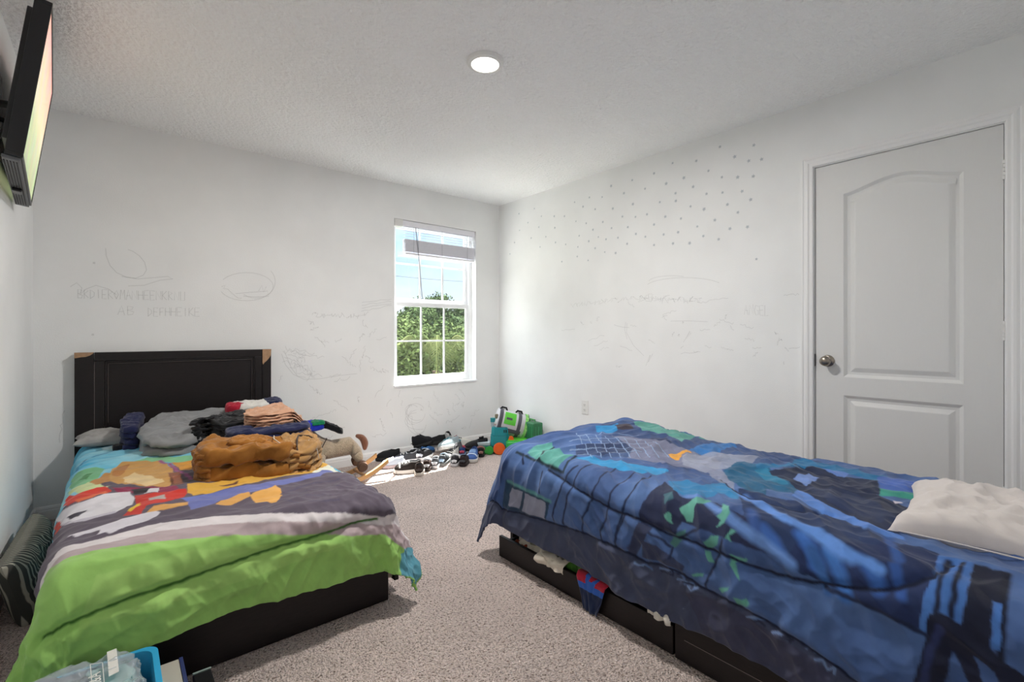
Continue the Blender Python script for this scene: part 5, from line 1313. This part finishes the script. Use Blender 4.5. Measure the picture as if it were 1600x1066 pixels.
SH = [
 ('black low shoe nearest the rocking horse, toe towards the bed', 606, 719, 190, .17, '17181b', '101012', None, B0, {}),
 ('black shoe touching the wall baseboard, second from the rocking horse', 626, 709, 20, .17, '1b1c20', '101012', None, B0, {}),
 ('white and pale blue sneaker lying left of the black and white laced one', 613, 730, 200, .15, 'c6d0e0', 'b0a0a4', 'e8e8ee', '70707c', {}),
 ('dark grey sneaker with white laces, behind the white and blue one', 633, 722, 200, .16, '3a3c42', 'd6d6dc', K, B0, {}),
 ('black sneaker with white laces and white sole, nearest of the shoes', 637, 738, 196, .17, '2b2422', 'dcd8d2', 'e6e6ea', B0, dict(strap='dcdce0')),
 ('dark brown sneaker with a white sole, heel towards the room, right of the nearest one', 655, 739, 100, .15, '2b1e1b', 'd9d2c8', '403330', B0, {}),
 ('black sneaker outlined in white laces, in the middle of the row', 648, 716, 110, .16, '20222a', K, 'e4e6ee', B0, dict(strap='e4e6ee')),
 ('black canvas shoe with white edging behind the brown heel', 664, 716, 75, .16, '1c1e24', K, 'd4dae8', B0, {}),
 ('brown leather shoe with open heel, second from the nearest sneaker', 668, 732, 95, .15, '382620', '2c1d18', None, B0, dict(strap='c8c8cc')),
 ('grey sneaker with a white edge, heel towards the room', 681, 728, 92, .15, '54565a', 'd8d8da', K, '25262a', {}),
 ('grey sneaker with pale blue laces beside the grey white-edged one', 693, 724, 88, .16, '505458', '7c8080', 'a9c4dc', '25262a', {}),
 ('dark shoe with a red lining standing by the baseboard', 646, 704, 70, .15, '242028', '17171b', None, '7a2038', dict(strap='5a3042', tilt=-22)),
 ('navy and black high shoe stacked against the wall', 660, 700, 30, .17, '15161c', '101014', None, B0, dict(high=.55, z0=.045, tilt=12)),
 ('small bright blue shoe under the black high shoe', 668, 708, 60, .13, '33629a', '1b2c4a', None, '1a2438', {}),
 ('black shoe lying behind the white and teal sneaker', 683, 699, 215, .18, '131418', '0f0f12', None, B0, dict(roll=25, z0=.03)),
 ('white and black sneaker on its heel against the wall, highest of the pile', 697, 690, 120, .14, 'b8b8b8', 'c8c8c8', '2a2a2e', B0, dict(z0=.06, tilt=25)),
 ('large white and teal sneaker with a red tab in the middle of the pile', 703, 704, 225, .19, '98a6ac', 'b4b4b4', '5b97a8', '7a2028', dict(z0=.03, roll=20)),
 ('dark grey toe-capped shoe right of the white and teal sneaker', 716, 706, 280, .16, '3c3c40', '26221e', None, B0, dict(z0=.02)),
 ('white sneaker with black stripes below the white and teal one', 706, 717, 250, .16, 'd5d3cc', 'dedad2', '2c2c30', B0, dict(strap='2a2a2e')),
 ('dark grey shoe with white side, heel towards the room', 711, 725, 92, .15, '35363a', 'cfcfd2', None, B0, dict(strap='d8d8da')),
 ('dark maroon shoe with open heel at the front right of the pile', 725, 725, 88, .15, '2e2224', '241a1c', None, '0c0c0e', {}),
 ('navy shoe with a pink and red tab behind the maroon one', 722, 710, 95, .14, '2c4474', '8fa4c4', None, '8c1c34', dict(strap='b04058')),
 ('blue sneaker with pale blue laces and a white sole, toe towards the room', 739, 719, 265, .17, '3c5c9c', 'd6d4d0', '9fc0e8', '2b4374', dict(strap='c8d8f0')),
 ('black shoe behind the blue sneaker', 744, 703, 200, .18, '141418', '1c1612', None, B0, dict(z0=.03)),
 ('black shoe with a pinkish heel next to the teal toy truck', 751, 711, 95, .14, '18181c', '121216', None, B0, dict(strap='8a6058')),
 ('navy slip-on shoe leaning on the baseboard', 732, 690, 300, .14, '20264a', '1c2038', None, B0, dict(tilt=-22)),
 ('small black shoe by the baseboard behind the toy truck bed', 746, 691, 150, .12, '16161c', '121216', None, B0, {}),
 ('white strappy shoe in front of the navy slip-on', 722, 697, 20, .16, 'd8d6d0', 'd2cec6', None, '55555a', dict(z0=.01)),
 ('small black shoe between the white strappy shoe and the wall', 712, 692, 160, .12, '17181a', '121214', None, B0, {}),
]
for s_ in SH:
    shoe(s_[0], s_[1], s_[2], s_[3] - 39.78, s_[4], s_[5], s_[6], s_[7], s_[8], **s_[9])

# ------------------------------------------------------------ toys in the corner
M_tl = mat('teal_plastic', '1d8a92', .35); M_tld = mat('dark_teal_plastic', '14666c', .4); M_or = mat('orange_plastic', 'e8641c', .4); M_gr = mat('green_plastic', '2f9a3c', .4)
M_gp = mat('grey_plastic', 'a8b4bc', .4); M_lime = mat('lime_plastic', '5cc43c', .45)
tk = thing('toy_truck', 'teal plastic toy truck with orange and green wheels next to the shoes', 'toy', (2.73, 3.47, 0), R(-38))
def tkb(name, m, *a, bev=.006):
    bm = bmesh.new(); box(bm, *a, bev=bev, seg=3); return obj(name, bm, m, tk)
def octo(name, m, x0, x1, y0, y1, z0, z1, c_, taper=0):
    bm = bmesh.new(); rows = []
    for z, i_ in ((z0, 0), (z1, taper)):
        p = [(x0 + c_ + i_, y0 + i_), (x1 - c_ - i_, y0 + i_), (x1 - i_, y0 + c_ + i_), (x1 - i_, y1 - c_ - i_), (x1 - c_ - i_, y1 - i_), (x0 + c_ + i_, y1 - i_), (x0 + i_, y1 - c_ - i_), (x0 + i_, y0 + c_ + i_)]
        rows.append([bm.verts.new((a, b, z)) for a, b in p])
    for k in range(8): bm.faces.new((rows[0][k], rows[0][(k + 1) % 8], rows[1][(k + 1) % 8], rows[1][k]))
    bm.faces.new(rows[0]); bm.faces.new(rows[1])
    bmesh.ops.bevel(bm, geom=list(bm.edges), offset=.003, segments=2, affect='EDGES')
    return obj(name, bm, m, tk)
cabn = octo('cab', M_tl, -.075, .095, -.03, .11, .075, .165, .025, .0)
octo('cab_top', M_tl, -.070, .090, -.025, .105, .166, .242, .025, .006)
for k in range(2):
    bm = bmesh.new(); box(bm, .045 + k * .018, .055 + k * .018, -.0262, -.0245, .195, .222); obj('window_slot', bm, M_black, tk)
tkb('chassis', M_tld, -.20, .10, -.02, .10, .045, .074)
tkb('flatbed', M_gp, -.20, -.078, -.015, .095, .075, .105)
bm = bmesh.new(); cyl(bm, (-.055, .03, .243), (-.055, .03, .285), .016, .020, 20); obj('chimney', bm, M_gp, tk, True)
bm = bmesh.new(); cyl(bm, (-.055, .03, .286), (-.055, .03, .322), .022, .024, 20); obj('chimney_cap', bm, M_tl, tk, True)
def wheel(x, y, r, m, n_=8):
    bm = bmesh.new(); cyl(bm, (x, y - .015, r), (x, y + .015, r), r, r, 28)
    bmesh.ops.bevel(bm, geom=[e for e in bm.edges if any(len(f.verts) > 4 for f in e.link_faces)], offset=.006, segments=2, affect='EDGES')
    o = obj('wheel', bm, m, tk, True)
    bm = bmesh.new(); cyl(bm, (x, y - .021, r), (x, y - .014, r), r * .45, r * .5, 20); obj('hub', bm, m, o, True)
wheel(.005, -.042, .054, M_or); wheel(-.085, -.038, .038, M_gr); wheel(-.14, -.036, .036, M_gr); wheel(.085, -.04, .03, M_or); wheel(.0, .125, .05, M_or)
bt = thing('bottle', 'clear spray bottle with a brown cap standing on the teal toy truck', 'bottle', (2.745, 3.52, .243))
bm = bmesh.new(); lathe(bm, [(0, .001), (.036, .001), (.040, .010), (.040, .038), (.030, .055), (.014, .066), (.013, .078)], 28); obj('bottle_body', bm, mat('milky_plastic', 'cfd6d8', .25), bt, True)
bm = bmesh.new(); lathe(bm, [(.0135, .072), (.017, .080), (.017, .104), (.012, .112), (0, .113)], 20); obj('cap', bm, mat('brown_cap', '7d7460', .5), bt, True)
bm = bmesh.new(); lathe(bm, [(.0408, .014), (.0412, .016), (.0412, .026), (.0408, .028)], 28); obj('label_band', bm, mat('faded_red', 'b99a9a', .6), bt, True)
# round green and grey backpack
bp_l = (2.885, 3.50, .255)
bp = thing('backpack', 'round green, white and grey backpack lying behind the toy truck in the corner', 'backpack', bp_l, R(-32))
bp.rotation_euler = (0, R(15), R(-32))
def barrel(name, m, x0, x1, r, zc=0, seg=40, a0=0, a1=360, thick=None):
    bm = bmesh.new(); n = seg
    A_ = []
    full = (a1 - a0) >= 360
    xs = [x0, x0 + .003, x1 - .003, x1]; rs_ = [r - .004, r, r, r - .004]
    for x, r_ in zip(xs, rs_): A_.append([bm.verts.new((x, r_ * math.cos(R(a0 + (a1 - a0) * k / (n if full else n - 1))), zc + r_ * math.sin(R(a0 + (a1 - a0) * k / (n if full else n - 1))))) for k in range(n)])
    for P_, Q_ in zip(A_, A_[1:]):
        for k in range(n if full else n - 1): bm.faces.new((P_[k], P_[(k + 1) % n], Q_[(k + 1) % n], Q_[k]))
    if full: bm.faces.new(A_[0]); bm.faces.new(A_[-1])
    return obj(name, bm, m, bp, True)
M_bw = fab('white_panel', 'c9c9cf'); M_bg = fab('grey_band', '55565f'); M_bgr = fab('green_panel', '3fae35', var=.35, vscale=25, col2='a8dc88')
barrel('main_pocket', M_bw, -.135, .125, .118)
for x in (-.125, .055):
    barrel('grey_band', M_bg, x, x + .034, .1225, a0=60, a1=330)
barrel('grey_piping', M_bg, -.12, .10, .1205, a0=196, a1=216)
barrel('green_end', M_bgr, .125, .155, .121)
barrel('end_piping', M_bg, .152, .160, .123)
barrel('lime_label', M_lime, -.075, .035, .1222, a0=120, a1=178)
barrel('dark_print', M_bg, -.06, .0, .1232, a0=148, a1=158)
for x in (-.09, .06):
    bm = bmesh.new(); tube(bm, [(x - .035, -.02, .108), (x - .02, -.02, .135), (x + .02, -.02, .135), (x + .035, -.02, .108)], .009, 8); obj('handle', bm, M_blk, bp, True)
lb = thing('toy_case', 'bright green plastic toy case under the backpack', 'toy', (2.86, 3.37, 0), R(-35))
bm = bmesh.new(); box(bm, -.10, .11, -.08, .10, .002, .125, bev=.014, seg=3); obj('case_body', bm, mat('bright_green', '31b24e', .35), lb, True)
bm = bmesh.new(); box(bm, -.085, .095, -.065, .085, .126, .134, bev=.003); obj('case_lid', bm, M_lime, lb)
bm = bmesh.new(); box(bm, -.06, .07, -.083, -.079, .05, .07, bev=.002); obj('case_latch', bm, M_gr, lb)
ob_ = thing('toy_figure', 'orange plastic toy part standing between the teal truck and the green case', 'toy', (2.80, 3.375, 0), R(-38))
bm = bmesh.new(); box(bm, -.018, .018, -.015, .015, .002, .115, bev=.006); obj('post', bm, M_or, ob_)
bm = bmesh.new(); box(bm, -.026, .010, -.020, -.0155, .06, .09, bev=.003); obj('red_panel', bm, mat('red_plastic', 'c8382e', .4), ob_)
bm = bmesh.new(); cyl(bm, (0, -.02, .14), (0, .02, .14), .024, .024, 20); obj('disc', bm, M_or, ob_, True)
gb = thing('lunch_box', 'dark green ribbed lunch box standing against the right wall', 'box', (3.00, 3.305, 0), R(-6))
bm = bmesh.new(); box(bm, -.055, .055, -.09, .09, .002, .285, bev=.012, seg=3); obj('box_body', bm, mat('dark_green_plastic', '2a6e46', .4), gb, True)
bm = bmesh.new()
for k in range(5): box(bm, -.058, -.054, -.066 + k * .030, -.052 + k * .030, .03, .25, bev=.001)
for k in range(3): box(bm, -.036 + k * .030, -.024 + k * .030, -.093, -.089, .03, .25, bev=.001)
obj('rib', bm, mat('mid_green_plastic', '358556', .4), gb)
bm = bmesh.new(); tube(bm, [(0, -.04, .284), (0, -.04, .305), (0, .04, .305), (0, .04, .284)], .006, 8); obj('handle', bm, M_gr, gb, True)

# ------------------------------------------------------------ clothes in the open drawer
def dso(name, lab, pts, b, h, m, seed, **k):
    o = soft(name, pts, b, h, m, seed, **k); tag(o, lab, 'clothing', 'clothes in the open drawer'); return o
dso('shirt', 'white shirt crumpled in the open drawer, nearest the bed foot', [(1.50, 1.55), (1.58, 1.52), (1.66, 1.60), (1.66, 1.76), (1.56, 1.80), (1.50, 1.74)], .03, .095, M_cream, 71, wr=.014, ws=16)
dso('shirt', 'small orange-brown cloth beside the white shirt in the open drawer', [(1.495, 1.70), (1.52, 1.68), (1.535, 1.74), (1.51, 1.79), (1.495, 1.77)], .025, .07, fab('rust_cloth', '8c3c22'), 72, wr=.006, ws=20)
dso('shirt', 'bright blue cloth between the white and green ones in the open drawer', [(1.51, 1.49), (1.58, 1.48), (1.60, 1.53), (1.54, 1.55)], .06, .085, fab('royal_cloth', '2447b0'), 73, wr=.006, ws=20)
dso('shirt', 'lime green cloth in the middle of the open drawer', [(1.49, 1.40), (1.60, 1.36), (1.68, 1.42), (1.66, 1.50), (1.52, 1.50)], .03, .115, fab('lime_cloth', '5a9a3c', var=.5, vscale=16, col2='2c3a2c'), 74, wr=.010, ws=18)
dso('shirt', 'green and black printed cloth next to the red shirt', [(1.475, 1.30), (1.56, 1.26), (1.62, 1.32), (1.58, 1.38), (1.49, 1.37)], .075, .060, fab('green_print2', '6aa04a', var=.7, vscale=20, col2='1e2a1e'), 75, wr=.009, ws=18)
def hang(name, lab, y0, y1, xin, zt, drop, m, seed, taper=.0, cat='clothing', wav=.008, xf_=1.461, mats=None, fmf=None, thick=.004):
    nu, nv = 46, 60
    U, V_ = np.meshgrid(np.linspace(0, 1, nu), np.linspace(0, 1, nv), indexing='ij')
    r = .010; Lin = xin - (xf_ + .012)
    tot = Lin + np.pi * r + drop
    s = V_ * tot
    X = np.where(s < Lin, xin - s, np.where(s < Lin + np.pi * r, xf_ + .012 - r * 1.0 * np.sin((s - Lin) / r / 2) * 1.9, xf_ - .012))
    Z = np.where(s < Lin, zt - .02 * (1 - s / max(Lin, 1e-6)), np.where(s < Lin + np.pi * r, zt - r * (1 - np.cos((s - Lin) / r / 2 * 1.0)), zt - r - (s - Lin - np.pi * r)))
    fr = np.clip((s - Lin) / max(drop, 1e-6), 0, 1)
    yc_ = (y0 + y1) / 2
    Y = yc_ + (U - .5) * (y1 - y0) * (1 - taper * fr)
    nse = wav * (.6 * np.sin(U * 9 + seed) * (.3 + fr) + 1.3 * fbm(U * 2.5, V_ * 2.5, seed, 2))
    X = X - np.abs(nse) * (s > Lin) - .002; Z = Z + np.abs(nse) * (s < Lin) * .8
    Z = np.maximum(Z, .006 + .0 * Z)
    Fq = grid_faces(nu, nv)
    fm = fmf(U.reshape(-1)[Fq].mean(1), V_.reshape(-1)[Fq].mean(1)) if fmf else None
    o = mesh_np(name, np.stack([X, Y, Z], -1).reshape(-1, 3), Fq.tolist(), m, None, True, mats=mats, fm=fm)
    md = o.modifiers.new('t', 'SOLIDIFY'); md.thickness = thick; md.offset = 0
    return tag(o, lab, cat, 'clothes in the open drawer')
hang('shirt', 'cream shirt hanging over the front of the open drawer', 1.40, 1.56, 1.56, .135, .028, M_cream, 81, wav=.016)
hang('shirt', 'red and blue printed shirt hanging down over the drawer front to the carpet', 1.17, 1.335, 1.60, .135, .145, None, 83, taper=.55, wav=.007,
     mats=[M_red, fab('blue_trim', '2c5cb4'), fab('navy_lower', '1c2a4c')],
     fmf=lambda u, v: np.where(v > .66, 2, np.where((v > .57) | ((np.abs(u - .62) < .07) & (v > .25)) | ((np.hypot((u - .5) * 1.0, (v - .40)) < .22) & (np.hypot((u - .5), (v - .40)) > .13)), 1, 0)).astype(int))
hang('shirt', 'white ribbed cloth poking out from under the blue comforter', .895, .99, 1.55, .150, .018, fab('white_rib', 'cfcac0'), 85, wav=.012)

# ------------------------------------------------------------ outdoors
bm = bmesh.new(); box(bm, -8, 14, Y1 + .62, 9.6, -2.8, -2.77); struct('ground', bm, mat('pale_bounce_slab', 'dcd8cf', .9, var=.12, vscale=2))  # unseen pale slab, added to bounce sunlight through the window onto the ceiling
M_bark = mat('bark', '5a4a3c', .9, bump=.5, bscale=20); M_lawn = mat('lawn', '565c38', .95, var=.4, vscale=1.5)
bm = bmesh.new(); box(bm, -60, 80, Y1 + .6, 120, -3.0, -2.8); og = struct('ground', bm, M_lawn)
def leafmat(name, a, b):
    m = mat(name, a, .95, var=.5, vscale=6, col2=b, spec=.03); return m
LM = [leafmat('leaf_olive', '4e5a34', '2f3a20'), leafmat('leaf_dark', '3e4c2c', '22301c'), leafmat('leaf_light', '596436', '3c4a24')]
def tree(label, az, dist, ztop, rad, m, seed, n=9000, leaf=.05, zlow=-1.6, cat='tree', blobs=14):
    rg = np.random.default_rng(seed)
    x, y = dist * math.sin(R(az)), dist * math.cos(R(az))
    t = thing('tree' if cat == 'tree' else 'shrub', label, cat, (x, y, -2.8), 0, 'greenery outside the window')
    c = []
    for k in range(blobs):
        a = rg.uniform(0, 2 * np.pi); rr_ = rad * rg.uniform(0, .75); zz = rg.uniform(zlow, ztop - rad * .35)
        c.append((rr_ * math.cos(a), rr_ * math.sin(a), zz + 2.8, rad * rg.uniform(.30, .5)))
    c.append((0, 0, ztop + 2.8 - rad * .4, rad * .4))
    n = int(n * 1.7); leaf = leaf * .7
    c = np.array(c); i = rg.integers(0, len(c), n)
    d = rg.normal(size=(n, 3)); d /= np.linalg.norm(d, axis=1)[:, None]
    P = c[i, :3] + d * c[i, 3:4] * rg.uniform(.65, 1.05, (n, 1))
    a = rg.normal(size=(n, 3)); a /= np.linalg.norm(a, axis=1)[:, None]; b = np.cross(a, d); b /= np.linalg.norm(b, axis=1)[:, None] + 1e-9
    s = leaf * rg.uniform(.6, 1.3, (n, 1))
    V = np.stack([P - a * s, P + b * s * .45, P + a * s, P - b * s * .45], 1).reshape(-1, 3)
    Fq = np.arange(n * 4).reshape(-1, 4)
    o = mesh_np('foliage', V, Fq.tolist(), m, t, False)
    bm = bmesh.new(); tube(bm, [(0, 0, 0), (.05, .03, 1.2), (0, -.05, 2.8 + zlow), (.05, 0, 2.8 + ztop - rad)], [.12, .10, .08, .03], 8)
    for k in range(5):
        cc = c[k]; tube(bm, [(0, -.04, 2.8 + zlow - .2), (cc[0] * .5, cc[1] * .5, cc[2] * .5 + .5 * (2.8 + zlow)), tuple(cc[:3])], [.05, .035, .015], 6)
    obj('trunk', bm, M_bark, t, True)
tree('dense olive green shrub filling the left of the lower window sash', 27.0, 7.4, 1.42, 1.15, LM[0], 1, 26000, .045, -.6, 'shrub', 26)
tree('tall dark tree rising behind the middle of the window', 31.2, 13.5, 2.25, 1.35, LM[1], 2, 16000, .075, -.5, 'tree', 18)
tree('rounded tree top showing at the right above the meeting rail', 34.6, 13.0, 1.95, 1.1, LM[1], 3, 12000, .075, -.6, 'tree', 14)
tree('light green shrub under the window middle pane', 30.8, 7.2, 1.0, 1.05, LM[2], 4, 26000, .042, -.6, 'shrub', 26)
tree('mixed green tree at the right side of the window', 35.0, 8.2, 1.35, 1.2, LM[0], 5, 26000, .05, -.7, 'tree', 26)
tree('dark green tree behind the left shrub', 28.8, 11.0, 1.75, 1.3, LM[1], 6, 18000, .065, -.4, 'tree', 18)
tree('dark shrub low behind the palm', 32.6, 9.3, 1.4, 1.3, LM[1], 7, 22000, .055, -.7, 'shrub', 20)
tree('dark green tree far left behind the window edge', 24.8, 12.0, 1.3, 1.5, LM[0], 8, 14000, .07, -.8, 'tree', 18)
# palm
pa = thing('palm', 'palm with pale arching fronds in front of the trees outside the window', 'palm', (6.6 * math.sin(R(31.0)), 6.6 * math.cos(R(31.0)), -2.8), 0, 'greenery outside the window')
bm = bmesh.new(); tube(bm, [(0, 0, 0), (.06, 0, 1.6), (0, .02, 3.4)], [.11, .09, .07], 10); obj('trunk', bm, M_bark, pa, True)
M_fr = leafmat('frond', '6c7048', '4a5630')
for k in range(8):
    a = R(k * 45 + 12); bm = bmesh.new(); pts = []
    Lf = .75 + .2 * math.sin(k * 2.1)
    for j in range(15):
        t_ = j / 14; rr_ = Lf * t_; zz = 3.4 + .75 * math.sin(t_ * 2.2) - .75 * t_ * t_
        pts.append(Vector((rr_ * math.cos(a), rr_ * math.sin(a), zz)))
    tube(bm, pts, .006, 5)
    sd = Vector((-math.sin(a), math.cos(a), 0))
    for j in range(2, 15):
        for q_ in range(3):
            p = pts[j - 1].lerp(pts[j], q_ / 3); l_ = .24 * math.sin(math.pi * min(1, j / 15 + .12)) + .05
            for sg in (-1, 1):
                tip = p + sd * sg * l_ * .7 + Vector((math.cos(a), math.sin(a), 0)) * l_ * .35 + Vector((0, 0, -l_ * .55))
                w0 = Vector((0, 0, .006)); bm.faces.new((bm.verts.new(p - w0), bm.verts.new(p + w0), bm.verts.new(tip)))
    obj('frond', bm, M_fr, pa)
for lab, za, zb_ in (('upper power line crossing the sky outside the window', 3.95, 3.75), ('lower power line crossing the sky outside the window', 2.75, 2.55)):
    bm = bmesh.new(); P_ = []
    for k in range(25):
        t_ = k / 24; P_.append((2 + 24 * t_, 24 - 6 * t_, za + (zb_ - za) * t_ + 1.1 * (2 * t_ - 1) ** 2))
    tube(bm, P_, .007, 5); tag(obj('power_line', bm, mat('cable', '1c1c20', .9, spec=.05), None, True), lab, 'cable', 'power lines outside')

for x, y, h_ in ((2, 24, 8.3), (26, 18, 7.9)):
    up = thing('utility_pole', 'wooden utility pole holding the power lines, at the ' + ('left' if x < 5 else 'right') + ' end of the wires', 'pole', (x, y, -2.8))
    bm = bmesh.new(); cyl(bm, (0, 0, 0), (0, 0, h_), .14, .10, 14); obj('pole', bm, M_bark, up, True)
    bm = bmesh.new(); box(bm, -.05, .05, -.8, .8, h_ - .6, h_ - .48, bev=.01); obj('crossarm', bm, M_bark, up)
